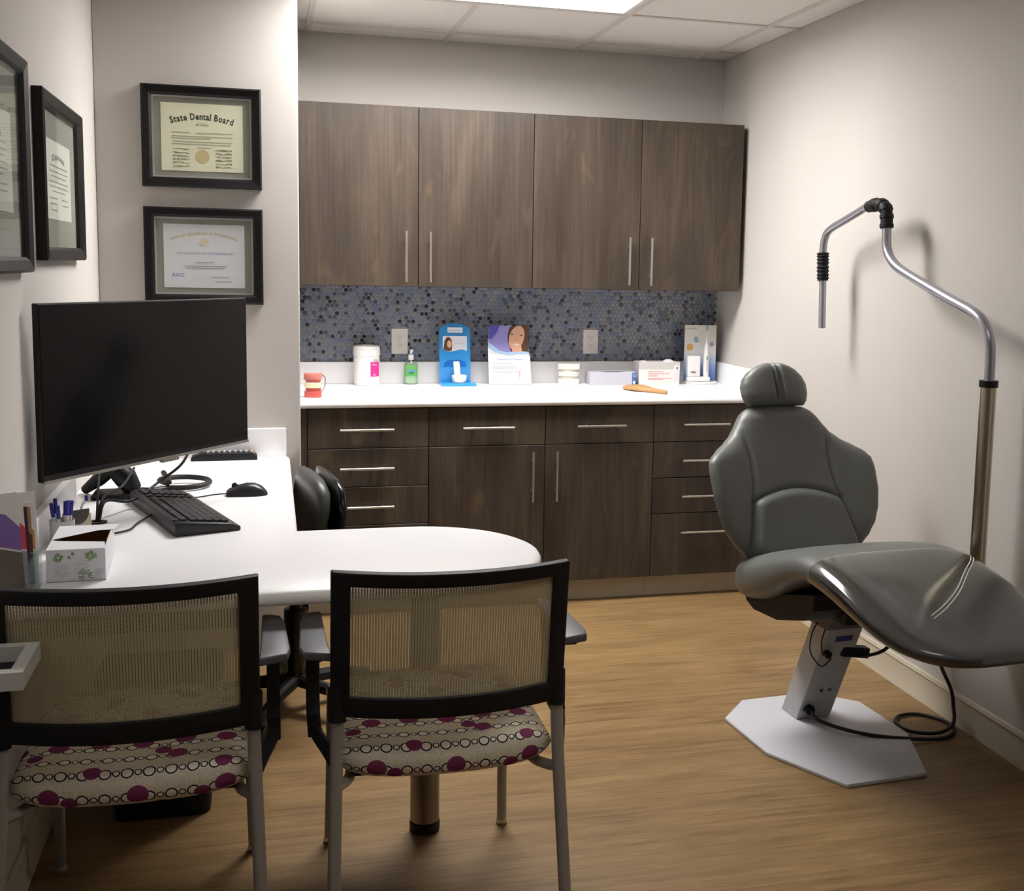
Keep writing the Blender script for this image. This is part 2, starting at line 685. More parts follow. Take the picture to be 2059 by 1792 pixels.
def front_panel(name, parent, x0, x1, z0, z1, yface, gap=.0018):
    return B().box(x0 + gap, x1 - gap, yface, yface + DT, z0 + gap, z1 - gap).build(name, M_WOOD, parent, smooth=0, bevel=.0008, seg=1)


ZU0, ZU1 = 1.358, 2.121
for (x0, xm, x1, lab) in ((.150, .651, 1.157, 'dark walnut wall cabinet beside the partition wall'),
                          (1.157, 1.654, 2.148, 'dark walnut wall cabinet beside the wall with the tube arm')):
    c = thing('wall_cabinet', lab, 'cabinet', (0, 0, 0))
    B().box(x0 + .001, x1 - .001, YU + DT + .001, YB - .002, ZU0, ZU1).build('body', M_WOOD, c, smooth=0)
    for (a, bb, hx) in ((x0, xm, xm - .054), (xm, x1, xm + .05)):
        d = front_panel('door', c, a, bb, ZU0, ZU1, YU)
        bar_handle(d, hx, 1.487, False, YU)
    if x0 < .2:
        B().box(XP, x0, YU + .004, YU + DT, ZU0, ZU1).build('filler_strip', M_WOOD, c, smooth=0)

ZD = [.100, .383, .543, .703, .868]
XB = [.168, .657, 1.154, 1.641, 2.133]


def base_cab(x0, x1, label):
    c = thing('base_cabinet', label, 'cabinet', (0, 0, 0))
    B().box(x0 + .001, x1 - .001, YBF + DT + .001, YB - .002, .10, .872).build('body', M_CARCASS, c, smooth=0)
    tk = B().box(x0 + .001, x1 - .001, YBF + .075, YB - .002, 0, .10).build('toe_kick', M_CARCASS, c, smooth=0)
    prof = [(YBF + .075, 0), (YBF + .061, 0), (YBF + .062, .012), (YBF + .07, .024), (YBF + .07, .099), (YBF + .075, .099)]
    vb = B()
    vs = [(x0 + .001, p[0], p[1]) for p in prof] + [(x1 - .001, p[0], p[1]) for p in prof]
    n = len(prof)
    vb.add(vs, [tuple(range(n)), tuple(range(2 * n - 1, n - 1, -1))] + [(i, (i + 1) % n, n + (i + 1) % n, n + i) for i in range(n)])
    vb.build('base_strip', M_BASE, tk)
    return c


for (x0, x1, lab) in ((XB[0], XB[1], 'walnut base cabinet of four drawers by the partition wall'),
                      (XB[3], XB[4], 'walnut base cabinet of four drawers behind the grey exam chair')):
    c = base_cab(x0, x1, lab)
    for k in range(4):
        d = front_panel('drawer_front', c, x0, x1, ZD[k], ZD[k + 1], YBF)
        zc = .782 if k == 3 else (.622 if k == 2 else (.462 if k == 1 else .3))
        bar_handle(d, (x0 + x1) / 2 - .009, zc, True, YBF)
    if x0 < .3:
        B().box(XP + .001, x0 - .001, YBF + .006, YBF + .024, .10, .872).build('filler_strip', M_WOOD, c, smooth=0)
    else:
        B().box(x1 + .001, XR - .001, YBF + .006, YBF + .024, .10, .872).build('filler_strip', M_WOOD, c, smooth=0)
c = base_cab(XB[1], XB[3], 'wide walnut base cabinet with two drawers over two doors')
for (a, bb, hx) in ((XB[1], XB[2], 1.097), (XB[2], XB[3], 1.201)):
    d = front_panel('drawer_front', c, a, bb, ZD[3], ZD[4], YBF)
    bar_handle(d, (a + bb) / 2, .782, True, YBF)
    d = front_panel('door', c, a, bb, ZD[0], ZD[3], YBF)
    bar_handle(d, hx, .569, False, YBF)

# worktop with rounded front edge, rear and side splash
CT = .906
wt = thing('worktop', 'long white laminate worktop over the walnut base cabinets', 'worktop', (0, 0, 0))
yf = YBF - .028
prof = [(YB, .872)] + [(yf + .014 - .014 * math.sin(t), .886 - .014 * math.cos(t)) for t in [PI / 8 * k for k in range(5)]] + \
       [(yf + .018 - .018 * math.cos(t), .888 + .018 * math.sin(t)) for t in [PI / 8 * k for k in range(5)]] + [(YB, CT)]
vs = [(XP, p[0], p[1]) for p in prof] + [(XR, p[0], p[1]) for p in prof]
n = len(prof)
B().add(vs, [tuple(range(n)), tuple(range(2 * n - 1, n - 1, -1))] + [(i, (i + 1) % n, n + (i + 1) % n, n + i) for i in range(n)]).build('top', M_WHITE_TOP, wt)
struct(B().box(XP, XR - .02, YB - .02, YB, CT, 1.006).build('trim_1', M_WHITE_TOP, smooth=0, bevel=.002))
struct(B().box(XR - .02, XR, yf + .02, YB, CT, 1.006).build('trim_2', M_WHITE_TOP, smooth=0, bevel=.002))

# penny-round mosaic on the back wall
M_GROUT = mat('grout_grey', (186, 184, 178), 0.9)
TILE_M = [mat('tile_slate', (122, 128, 144), 0.25, coat=.3), mat('tile_blue', (104, 116, 146), 0.22, coat=.3),
          mat('tile_grey', (124, 128, 134), 0.3, coat=.3), mat('tile_navy', (76, 82, 102), 0.22, coat=.3), mat('tile_black', (44, 46, 58), 0.2, coat=.3)]
WEI = [32, 22, 24, 16, 6]
rng = random.Random(11)
TZ0, TZ1 = 1.006, 1.358
grout = B().box(XP, XR, YB - .004, YB, TZ0, TZ1).build('tile_backsplash', M_GROUT, wall_back, smooth=0)
TP, TR = .0203, .0094
tile_me = {}


def tile_geo(cx, cz, n=10):
    vs = []
    for (r, y) in ((TR, YB - .004), (TR, YB - .0065), (TR * .86, YB - .0076)):
        vs += [(cx + r * math.cos(2 * PI * (i + .5) / n), y, cz + r * math.sin(2 * PI * (i + .5) / n)) for i in range(n)]
    fs = [(k * n + i, k * n + (i + 1) % n, (k + 1) * n + (i + 1) % n, (k + 1) * n + i) for k in range(2) for i in range(n)]
    fs.append(tuple(range(2 * n, 3 * n)))
    return vs, fs


OUT = [(.608, 1.1005), (1.524, 1.1005)]
field = B()
single = 0
row = 0
cells = []
z = TZ0 + .0095
while z < TZ1 - .006:
    x = XP + .011 + (TP / 2 if row % 2 else 0)
    while x < XR - .008:
        if not any(abs(x - ox) < .036 and abs(z - oz) < .058 for ox, oz in OUT):
            cells.append((x, z, row))
        x += TP
    z += TP * .866
    row += 1
cells.sort(key=lambda c: c[0])
for k in range(5):
    vs, fs = tile_geo(0, 0)
    me = bpy.data.meshes.new('tile')
    me.from_pydata(vs, [], fs)
    me.materials.append(TILE_M[k])
    me.shade_smooth()
    me.set_sharp_from_angle(angle=math.radians(25))
    tile_me[k] = me
for i, (x, z, rw) in enumerate(cells):
    k = rng.choices(range(5), WEI)[0]
    if i < 300:
        o = bpy.data.objects.new('tile', tile_me[k])
        o.location = (x, 0, z)
        col.objects.link(o)
        o.parent = grout
    else:
        field.cur = k
        field.add(*tile_geo(x, z))
fo = field.build('tile_field', TILE_M, grout, smooth=25)
tag(fo, kind='stuff')

# duplex outlets
for i, (ox, oz) in enumerate(OUT):
    t = thing('wall_outlet', ['white duplex outlet behind the green pump bottle', 'white duplex outlet above the flat grey glove box'][i], 'outlet',
              (ox, YB - .004, oz), 0, 'outlets on the tiled backsplash')
    B().box(-.038, .038, -.008, 0, -.059, .059).build('cover_plate', M_OUTLET, t, smooth=0, bevel=.003)
    for s in (-1, 1):
        r = B()
        poly = [(.0165 * math.cos(a), s * .0195 + .0165 * math.sin(a)) for a in [2 * PI * q / 20 for q in range(20)]]
        r.prism([(px, min(max(pz, s * .0195 - .0135), s * .0195 + .0135)) for px, pz in poly], -.0095, -.007, 'y')
        rec = r.build('socket', M_OUTLET, t, smooth=0)
        sl = B()
        sl.rect(-.0075, -.0055, s * .0195 - .002, s * .0195 + .007, -.0094)
        sl.rect(.0055, .0075, s * .0195 - .002, s * .0195 + .006, -.0094)
        sl.disc(0, s * .0195 - .008, .0025, .0025, -.0094, 10)
        sl.build('slot', M_DARKSLOT, rec, smooth=0)

# ------------------------------------------------------------------ things on the worktop
M_PINK = mat('pink_resin', (186, 82, 74), 0.35, coat=.2)
M_PINK2 = mat('pale_pink_resin', (200, 122, 112), 0.4)
M_TOOTH = mat('tooth_ivory', (232, 216, 186), 0.35)


def arch_pts(w, d, n=14, y0=0.0):
    """points of a dental arch opening towards +y"""
    out = []
    for i in range(n):
        t = PI * (i + .0) / (n - 1)
        out.append((w * math.cos(t), y0 + d * (1 - math.sin(t))))
    return out


def horseshoe(b, w, d, th, z0, z1, flare=1.0):
    outer = arch_pts(w, d)
    inner = [(x * (1 - th / w), y + th * .9) for x, y in arch_pts(w, d)]
    poly = outer + inner[::-1]
    k = len(poly)
    vs = [(x * flare, y, z0) for x, y in poly] + [(x, y, z1) for x, y in poly]
    fs = [tuple(range(k - 1, -1, -1)), tuple(range(k, 2 * k))] + [(i, (i + 1) % k, k + (i + 1) % k, k + i) for i in range(k)]
    return b.add(vs, fs)


def jaw_model(name, label, loc, rz, w, m_gum, m_gum2, m_teeth, h):
    t = thing(name, label, 'dental model', loc, rz)
    d = w * .95
    hexa = lambda k: [(-w * k, d * 1.15), (-w * k, d * .35), (-w * .6 * k, d * .04), (-w * .25 * k, -d * .08), (w * .25 * k, -d * .08), (w * .6 * k, d * .04), (w * k, d * .35), (w * k, d * 1.15)]
    lo = B().prism(hexa(1.0), 0, h * .27).build('lower_base', m_gum, t, smooth=30, bevel=.003)
    g = horseshoe(B(), w * .93, d * .9, w * .42, h * .27, h * .40, 1.03).build('lower_gum', m_gum, t, smooth=50, bevel=.003)
    g2 = horseshoe(B(), w * .93, d * .9, w * .42, h * .60, h * .72, .98).build('upper_gum', m_gum2, t, smooth=50, bevel=.003)
    B().prism(hexa(1.04), h * .72, h).build('upper_base', m_gum2, t, smooth=30, bevel=.003)
    for z0, z1, gum in ((h * .39, h * .51, g), (h * .49, h * .61, g2)):
        pts = arch_pts(w * .84, d * .8, 12, d * .02)
        for i in range(1, 11):
            x, y = pts[i]
            s = w * (.15 if 3 < i < 8 else .19)
            q = B().box(x - s, x + s, y - s * .8, y + s * .8, z0, z1)
            q.build('tooth', m_teeth, gum, smooth=60, bevel=s * .4, seg=2)
    return t


def hinge_art(t, w, h, m):
    B().tube([(w * .95, w * .9, h * .2), (w * 1.35, w * .95, h * .45), (w * 1.4, w * .9, h * .8), (w * 1.0, w * .8, h * .93)], .0028, 8, smooth=4).build('hinge_wire', m, t)


tm = jaw_model('typodont', 'pink dental jaw model with teeth at worktop end', (.189, 4.815, CT), -.25, .034, M_PINK, M_PINK2, M_TOOTH, .1)
hinge_art(tm, .034, .1, M_STEEL)
M_PLASTER = mat('white_plaster', (218, 212, 202), 0.6)
pm = jaw_model('plaster_model', 'white plaster jaw model beside the flat grey glove box', (1.382, 5.25, CT), -.35, .05, M_PLASTER, M_PLASTER, M_PLASTER, .098)

# wipes tub
t = thing('wipes_tub', 'white ribbed plastic wipes tub with pink label', 'tub', (.452, 5.315, CT))
pr = [(.001, 0), (.054, 0), (.0575, .004)]
for k in range(9):
    z = .012 + k * .0135
    pr += [(.0575, z), (.0585, z + .003), (.0575, z + .006)]
pr += [(.057, .134), (.001, .134)]
B().lathe(pr, n=40).build('tub_body', M_WHITEPL, t, smooth=40)
B().lathe([(.001, .134), (.0605, .134), (.0605, .160), (.0595, .162), (.0605, .164), (.058, .176), (.05, .181), (.02, .181), (.018, .185), (.001, .185)], n=40).build('lid', M_WHITEPL, t, smooth=35)
lab = B()
a0, a1 = math.radians(-78), math.radians(-28)
ring_ = [(.0592 * math.cos(a0 + (a1 - a0) * k / 8), .0592 * math.sin(a0 + (a1 - a0) * k / 8)) for k in range(9)]
lab.rings([[(x, y, .042) for x, y in ring_], [(x, y, .108) for x, y in ring_]], closed=False, caps=False)
lo = lab.build('label', mat('label_pink', (218, 40, 132), 0.45), t)
tx = B()
M_INK = mat('ink_dark', (52, 46, 56), 0.7)


def wrap_text(s, zc, size, ang, r=.0596):
    vs, fs, w = text_polys(s, size)
    b = B()
    b.add([(r * math.cos(ang + (v.x - w / 2) / r), r * math.sin(ang + (v.x - w / 2) / r), zc + v.y) for v in vs], fs)
    return b


wrap_text('Cavi', .111, .017, math.radians(-53)).build('label_text', M_INK, t, smooth=0)
wrap_text('Wipes', .092, .011, math.radians(-58), .0596).build('label_text', M_PAPER, lo, smooth=0)
wrap_text('160', .046, .012, math.radians(-60), .0596).build('label_text', M_PAPER, lo, smooth=0)

# sanitizer pump bottle
t = thing('pump_bottle', 'clear pump bottle of green hand sanitizer', 'bottle', (.655, 5.335, CT))
M_BOTTLE = glass_mat('bottle_clear', (250, 254, 250), 0.08, .5)
M_GEL = mat('green_gel', (150, 214, 150), 0.3, spec=.4)
nn = N(M_GEL)
g_ = nn.new('ShaderNodeSeparateXYZ')
nn.link(nn.new('ShaderNodeTexCoord').outputs['Object'], g_.inputs[0])
nn.link(nn.ramp(nn.math('MULTIPLY', g_.outputs[2], 10.0), [(0.0, (206, 226, 206)), (0.28, (190, 220, 188)), (0.42, (120, 204, 110)), (0.85, (140, 208, 128))]), nn.p.inputs['Base Color'])


def oval(rx, ry, z, n=24):
    return [(rx * math.cos(2 * PI * i / n), ry * math.sin(2 * PI * i / n), z) for i in range(n)]


B().rings([oval(.028, .018, 0), oval(.031, .02, .003), oval(.0315, .0205, .05), oval(.0315, .0205, .086), oval(.028, .018, .098), oval(.012, .011, .105), oval(.01, .01, .112)]).build('bottle', M_BOTTLE, t, smooth=50)
B().rings([oval(.027, .017, .003), oval(.029, .0185, .006), oval(.0295, .019, .084), oval(.028, .0175, .088)]).build('gel', M_GEL, t, smooth=50)
B().disc(.0, .062, .013, .009, -.0212).build('label', mat('label_blue', (96, 140, 190), .5), t, smooth=0)
B().flat([(-.013, .045), (.012, .04), (.014, .052), (0, .058), (-.012, .054)], -.0212).build('label', mat('label_green', (70, 160, 80), .5), t, smooth=0)
B().lathe([(.001, .112), (.0125, .112), (.0125, .135), (.006, .138), (.006, .152), (.001, .152)], n=20).build('collar', M_WHITEPL, t)
B().box(-.007, .007, -.03, .008, .15, .161).build('pump_head', M_WHITEPL, t, smooth=0, bevel=.003)
B().tube([(0, 0, .11), (.001, .001, .05), (.008, .004, .01)], .0022, 8, smooth=4).build('dip_tube', M_WHITEPL, t)

# blue display stand
M_DBLUE = mat('display_blue', (48, 140, 206), 0.3, coat=.4)
M_DBLUE2 = mat('display_deep_blue', (20, 104, 190), 0.3, coat=.4)
M_SKIN = mat('print_skin', (222, 172, 142), 0.55)
M_HAIR = mat('print_hair', (92, 62, 46), 0.55)
M_LIP = mat('print_lip', (176, 84, 84), 0.55)
M_PBLUE = mat('print_pale_blue', (168, 202, 232), 0.5)
M_PVIO = mat('print_violet', (92, 84, 176), 0.45)
M_PVIO2 = mat('print_lilac', (150, 142, 204), 0.45)
M_INKBLUE = mat('ink_blue', (110, 150, 200), 0.6)
M_INKGREY = mat('ink_grey', (176, 178, 188), 0.6)
t = thing('display_stand', 'bright blue countertop display stand with small white device', 'display', (.852, 5.262, CT), -.03)
poly = [(-.072, 0), (.072, 0), (.072, .238)]
for k in range(1, 12):
    a = PI * k / 12
    poly.append((.072 * math.cos(a), .238 + .034 * math.sin(a)))
poly.append((-.072, .238))
lean = Matrix.Translation((0, .03, .012)) @ Matrix.Rotation(math.radians(-6), 4, 'X')
bb = B().prism(poly, 0, .006, 'y').xf(lean).build('back_panel', M_DBLUE, t, bevel=.0015)
B().prism([(-.072, -.055), (.088, -.055), (.088, .03), (-.072, .034)], 0, .014).build('foot', M_DBLUE, t, smooth=0, bevel=.002)
B().rect(-.034, .036, .228, .252, -.0006).xf(lean).build('label_panel', M_PAPER, bb, smooth=0)
text_into(B(), 'AcceleDent', 0.001, .235, .0125, -.0016).xf(lean).build('label_text', M_INKBLUE, bb, smooth=0)
wave = [(-.056, .15), (-.03, .14), (-.005, .143), (.02, .15), (.04, .15), (.056, .143), (.056, .212), (-.056, .212)]
B().flat(wave, -.0006).xf(lean).build('photo_panel', M_PAPER, bb, smooth=0)
hp = B().flat([(-.054, .15), (-.05, .17), (-.048, .19), (-.038, .206), (-.026, .207), (-.015, .195), (-.013, .175), (-.014, .146), (-.03, .141)], -.0014).xf(lean).build('photo_hair', M_HAIR, bb, smooth=0)
B().disc(-.026, .175, .0105, .017, -.0022).xf(lean).build('photo_face', M_SKIN, hp, smooth=0)
text_into(B(), 'AcceleDent', .022, .176, .0095, -.0016).xf(lean).build('label_text', M_INKGREY, bb, smooth=0)
B().flat([(-.052, .068), (-.03, .072), (0, .066), (.03, .072), (.052, .068), (.05, .09), (.03, .1), (.0, .1), (-.03, .1), (-.05, .088)], -.0008).xf(lean).build('tray_print', M_DBLUE2, bb, smooth=0)
pk = B().lathe([(.001, .014), (.026, .014), (.033, .022), (.034, .046), (.03, .05), (.001, .05)], (.012, -.02), 28).build('charger', M_WHITEPL, t, smooth=40)
B().prism([(-.012, .05), (.018, .05), (.012, .112), (-.016, .112)], -.03, -.008, 'y').build('device', mat('device_grey', (206, 206, 204), .4), t, bevel=.004)
B().rings([[(-.05, -.022, .112), (-.02, -.038, .112), (.014, -.03, .112), (.016, -.012, .112), (-.02, -.008, .112)],
           [(-.05, -.022, .117), (-.02, -.036, .122), (.012, -.029, .122), (.014, -.013, .122), (-.02, -.01, .12)]]).build('mouthpiece', M_ACRYLIC, t)

# counter card with portrait
t = thing('counter_card', 'white counter card with portrait photo and violet corner', 'sign', (1.106, 5.262, CT), -.02)
lean = Matrix.Translation((0, .0, .002)) @ Matrix.Rotation(math.radians(-9), 4, 'X')
outline = [(-.098, 0), (.102, 0), (.096, .135), (.09, .152), (.092, .275), (-.06, .275), (-.095, .268), (-.1, .2), (-.102, .16)]
cd = B().prism(outline, 0, .004, 'y').xf(lean).build('card', M_PAPER, t, smooth=0)
B().prism([(-.05, 0), (.05, 0), (.02, .14), (-.02, .14)], 0, .003, 'y').xf(Matrix.Translation((0, .055, 0)) @ Matrix.Rotation(math.radians(16), 4, 'X')).build('easel_leg', M_PAPER, t, smooth=0)
pv = B().flat([(-.1, .195), (-.095, .268), (-.06, .275), (.005, .275), (.005, .15), (-.03, .147), (-.07, .16)], -.0004).xf(lean).build('photo_background', M_PVIO2, cd, smooth=0)
B().flat([(-.098, .215), (-.095, .268), (-.06, .275), (-.045, .275), (-.06, .24), (-.085, .21)], -.0012).xf(lean).build('photo_corner', M_PVIO, pv, smooth=0)
B().flat([(-.102, .175), (-.07, .15), (-.03, .14), (.02, .14), (.06, .144), (.085, .14), (.096, .128), (.09, .152), (.04, .156), (-.01, .15), (-.05, .158), (-.1, .2)], -.0016).xf(lean).build('photo_wave', M_PBLUE, cd, smooth=0)
hp = B().flat([(.012, .275), (.0, .262), (-.008, .235), (-.009, .205), (-.002, .18), (.006, .152), (.05, .153), (.088, .15), (.092, .2), (.092, .275)], -.001).xf(lean).build('photo_hair', M_HAIR, cd, smooth=0)
fc = B().flat([(.034 + .036 * math.cos(a) + .012 * math.sin(a), .219 + .055 * math.sin(a) * (1 if a < PI else 1.05)) for a in [2 * PI * q / 32 for q in range(32)]], -.0022).xf(lean).build('photo_face', M_SKIN, hp, smooth=0)
B().flat([(.012, .152), (.058, .153), (.055, .185), (.012, .185)], -.0018).xf(lean).build('photo_neck', M_SKIN, hp, smooth=0)
for sx, dz in ((.012, .004), (.056, -.002)):
    B().disc(sx, .23 + dz, .007, .0026, -.003, 12).xf(lean).build('photo_eye', M_HAIR, hp, smooth=0)
B().flat([(.014, .187), (.032, .179), (.05, .185), (.034, .192)], -.003).xf(lean).build('photo_mouth', mat('print_smile', (238, 216, 204), .5), hp, smooth=0)
B().flat([(.03, .205), (.038, .2045), (.035, .211)], -.0028).xf(lean).build('photo_nose', M_LIP, hp, smooth=0)
text_into(B(), 'Accelerate Your Treatment', 0, .114, .0105, -.0008).xf(lean).build('card_text', M_INKBLUE, cd, smooth=0)
ln = B()
for z, x1 in ((.096, .02), (.081, .03), (.076, .026), (.071, .03), (.058, .04), (.053, .038), (.034, -.04), (.022, -.03), (.016, 0)):
    ln.rect(-.082, x1, z, z + .0022, -.0006)
ln.xf(lean).build('card_text', M_INKGREY, cd, smooth=0)
text_into(B(), 'AcceleDent', .062, .018, .011, -.0008).xf(lean).build('card_text', M_INKBLUE, cd, smooth=0)
B().flat([(.042, .033), (.05, .033), (.049, .06), (.056, .07), (.05, .071), (.042, .062)], -.0008).xf(lean).build('card_picture', mat('print_pink', (214, 150, 180), .5), cd, smooth=0)

# glove box (flat grey)
t = thing('glove_box', 'flat pale grey glove box with blue end print', 'box', (1.592, 5.262, CT), -.06)
bx = B().box(-.112, .112, -.055, .055, 0, .062).build('carton', mat('carton_grey', (184, 182, 192), .6), t, smooth=0, bevel=.0015)
B().prism([(.056 * math.cos(a), .018 * math.sin(a) - .036) for a in [2 * PI * q / 24 for q in range(24)]], .0618, .0624).build('opening', M_DARKSLOT, bx, smooth=0)
B().rect(.093, .1122, .002, .06, -.0551).build('end_print', mat('print_blue', (58, 98, 158), .5), bx, smooth=0)
text_into(B(), 'G', .1025, .04, .018, -.0562).build('print_text', M_PAPER, bx, smooth=0)
B().disc(.1025, .014, .006, .007, -.0558).build('print_mark', M_PAPER, bx, smooth=0)
# mask box (taller, white)
t = thing('mask_box', 'white cardboard mask box with red print', 'box', (1.826, 5.262, CT), -.03)
bx = B().box(-.104, .1, -.045, .055, 0, .108).build('carton', mat('carton_white', (226, 218, 216), .6), t, smooth=0, bevel=.0015)
B().rect(-.104, .1, .074, .1075, -.0451).build('grey_band', mat('carton_band', (190, 186, 182), .6), bx, smooth=0)
B().box(-.1046, -.104, -.0445, .05, .0, .1075).build('side_panel', mat('carton_side', (186, 180, 186), .6), bx, smooth=0)
M_RED = mat('ink_red', (190, 88, 92), .6)
tx = B()
for s, z in (('High Performance', .06), ('Procedural Earloop Mask', .050), ('with Shield', .040)):
    text_into(tx, s, -.058, z, .0105, -.0463, 'l')
tx.build('print_text', M_RED, bx, smooth=0)
tx = B()
for z, x1 in ((.03, .062), (.024, .02)):
    tx.rect(-.058, x1, z, z + .0028, -.0455)
tx.build('print_text', mat('ink_pale_red', (214, 150, 150), .6), bx, smooth=0)
B().rect(.072, .098, .018, .06, -.0455).build('print_panel', mat('carton_lilac', (212, 206, 214), .6), bx, smooth=0)
B().box(.072, .098, -.047, -.045, .068, .092).build('tab', M_PAPER, bx, smooth=0)
B().flat([(.078, .088), (.086, .082), (.094, .088), (.088, .078), (.086, .07), (.083, .078)], -.0474).build('tab_mark', M_INK, bx, smooth=0)
pu = B()
rs = []
for k in range(5):
    a = PI / 2 * k / 4
    rs.append([(.055 + .026 * math.cos(a) * math.cos(q), .0 + .03 * math.cos(a) * math.sin(q), .106 + .014 * math.sin(a)) for q in [2 * PI * i / 16 for i in range(16)]])
pu.rings(rs).build('mask', M_PAPER, t, smooth=60)
B().box(-.085, -.06, -.02, .02, .106, .112).build('mask', M_PAPER, t, smooth=0, bevel=.003)

# wooden hand mirror lying face down
t = thing('hand_mirror', 'small tan wooden hand mirror lying on worktop', 'mirror', (1.655, 4.935, CT), math.radians(-66))
rs = []
for x, hw, h in ((-.12, .012, .008), (-.112, .034, .012), (-.09, .046, .015), (-.05, .05, .017), (-.01, .046, .016), (.03, .03, .014), (.05, .017, .0135), (.075, .0135, .013), (.12, .0125, .0125), (.14, .012, .012), (.146, .006, .009)):
    h *= 1.6
    rs.append([(x, hw * math.cos(q), h / 2 + h / 2 * math.copysign(abs(math.sin(q)) ** .6, math.sin(q))) for q in [2 * PI * i / 16 for i in range(16)]])
B().rings(rs).build('mirror_back', mat('tan_wood', (180, 138, 92), .5), t, smooth=50)

# electric toothbrush display
t = thing('toothbrush_display', 'electric toothbrush display with blue and white card', 'display', (2.052, 5.262, CT), -.05)
bsp = [(-.084, .02), (-.08, -.02), (-.05, -.048), (0, -.058), (.05, -.048), (.078, -.02), (.08, .02), (.07, .045), (-.07, .045)]
B().prism(bsp, 0, .012).build('base', M_WHITEPL, t, bevel=.003)
M_CARDG = mat('card_sky', (150, 176, 220), .45)
nn = N(M_CARDG)
g_ = nn.new('ShaderNodeSeparateXYZ')
nn.link(nn.new('ShaderNodeTexCoord').outputs['Object'], g_.inputs[0])
q_ = nn.math('ADD', g_.outputs[2], nn.math('MULTIPLY', nn.noise(nn.pos((6, 6, 6), kind='Object'), 1.0, 2), .07))
nn.link(nn.ramp(nn.math('MULTIPLY', q_, 3.3), [(0.1, (72, 108, 186)), (0.4, (138, 164, 214)), (0.62, (222, 222, 220)), (1.0, (216, 210, 196))]), nn.p.inputs['Base Color'])
bk = B().box(-.081, .079, .02, .027, .012, .282).build('back_card', M_CARDG, t, smooth=0)
B().disc(-.055, .176, .017, .017, .0196, 18).build('print_spot', mat('print_amber', (206, 160, 90), .5), bk, smooth=0)
B().flat([(-.036, .215), (-.025, .23), (-.012, .218), (-.012, .2), (-.028, .198)], .0196).build('print_spot', mat('print_teal', (126, 170, 196), .5), bk, smooth=0)
B().disc(.056, .19, .011, .012, .0196, 18).build('print_spot', mat('print_mauve', (164, 158, 192), .5), bk, smooth=0)
text_into(B(), 'sonicare', -.048, .262, .016, .019).build('print_text', M_INKBLUE, bk, smooth=0)
B().box(-.078, .034, -.042, .0, .012, .036).build('charging_base', M_WHITEPL, t, bevel=.006, seg=3)
hd = B().box(-.078, -.014, -.034, .0, .036, .137).build('sanitizer_block', M_WHITEPL, t, bevel=.006, seg=3)
B().disc(-.05, .058, .0135, .0048, -.0345, 20).build('badge', mat('badge_grey', (120, 122, 128), .4), hd, smooth=0)
tb = B().lathe([(.001, .036), (.012, .036), (.0135, .05), (.013, .13), (.0095, .175), (.0065, .19), (.004, .2), (.0032, .26), (.001, .262)], (.018, -.018), 20).build('toothbrush', M_WHITEPL, t, smooth=50)
B().box(.0145, .0215, -.026, -.016, .258, .282).build('brush_head', mat('teal_bristle', (110, 176, 184), .6), tb, smooth=0, bevel=.002)
B().disc(.0185, .125, .0045, .012, -.0312, 16).build('power_button', mat('button_green', (110, 160, 140), .5), tb, smooth=0)
B().rect(.0155, .0225, .06, .108, -.0318).build('indicator_strip', mat('strip_pink', (206, 170, 168), .5), tb, smooth=0)

# ------------------------------------------------------------------ desk
DZ = .740
dk = thing('desk', 'white L-shaped desk with rounded peninsula end', 'desk', (0, 0, 0))
edge = [(XL, 2.545), (.375, 2.545)]
edge += [(.375 + .3025 * math.sin(PI * k / 24), 2.8475 - .3025 * math.cos(PI * k / 24)) for k in range(1, 24)]
edge += [(.375, 3.150), (.083, 3.150), (.090, 4.372), (.086, 4.386), (.074, 4.394), (.060, YP), (XL, YP)]
tp = B()
rs = []
ez = [(0.016, DZ - .034), (0.005, DZ - .030), (0.0, DZ - .022), (0.0, DZ - .013), (0.005, DZ - .004), (.014, DZ)]


def inset(poly, d):
    n = len(poly)
    out = []
    for i in range(n):
        p0, p1, p2 = Vector(poly[i - 1]), Vector(poly[i]), Vector(poly[(i + 1) % n])
        e1, e2 = (p1 - p0).normalized(), (p2 - p1).normalized()
        n1, n2 = Vector((-e1.y, e1.x)), Vector((-e2.y, e2.x))
        nn_ = (n1 + n2)
        nn_ = nn_ / max(nn_.length_squared / 2, .3)
        q = p1 + nn_ * d
        x = XL if abs(p1.x - XL) < 1e-6 else q.x
        y = YP if abs(p1.y - YP) < 1e-6 else q.y
        out.append((x, y))
    return out


for d, z in ez:
    rs.append([(x, y, z) for x, y in inset(edge, d)])
tp.rings(rs).build('desk_top', M_WHITE_TOP, dk, smooth=40)
lg = B().cyl((.39, 2.86, .03), (.39, 2.86, DZ - .034), .0375, n=32).build('leg', mat('leg_steel', (136, 130, 122), .3, metal=1.0), dk)
B().lathe([(.001, 0), (.036, 0), (.039, .006), (.039, .024), (.033, .031), (.001, .031)], (.39, 2.86), 28).build('foot', M_BLACK, lg)
B().cyl((.39, 2.86, DZ - .046), (.39, 2.86, DZ - .0341), .07, n=28).build('mounting_plate', M_BLACK, lg)
B().box(XL + .001, -.02, 2.70, 2.72, DZ - .12, DZ - .0345).build('support_rail', M_BLACK, dk, smooth=0)
B().box(XL + .001, .06, YP - .03, YP - .001, DZ - .12, DZ - .0345).build('support_rail', M_BLACK, dk, smooth=0)
B().box(XL + .001, XL + .03, 2.72, YP - .03, DZ - .12, DZ - .0345).build('support_rail', M_BLACK, dk, smooth=0)
struct(B().box(XL, .078, YP - .02, YP, DZ, .844).build('trim_3', M_WHITE_TOP, smooth=0, bevel=.002))
struct(B().box(XL, XL + .02, 2.56, 3.62, DZ, .826).build('trim_4', M_WHITE_TOP, smooth=0, bevel=.002))

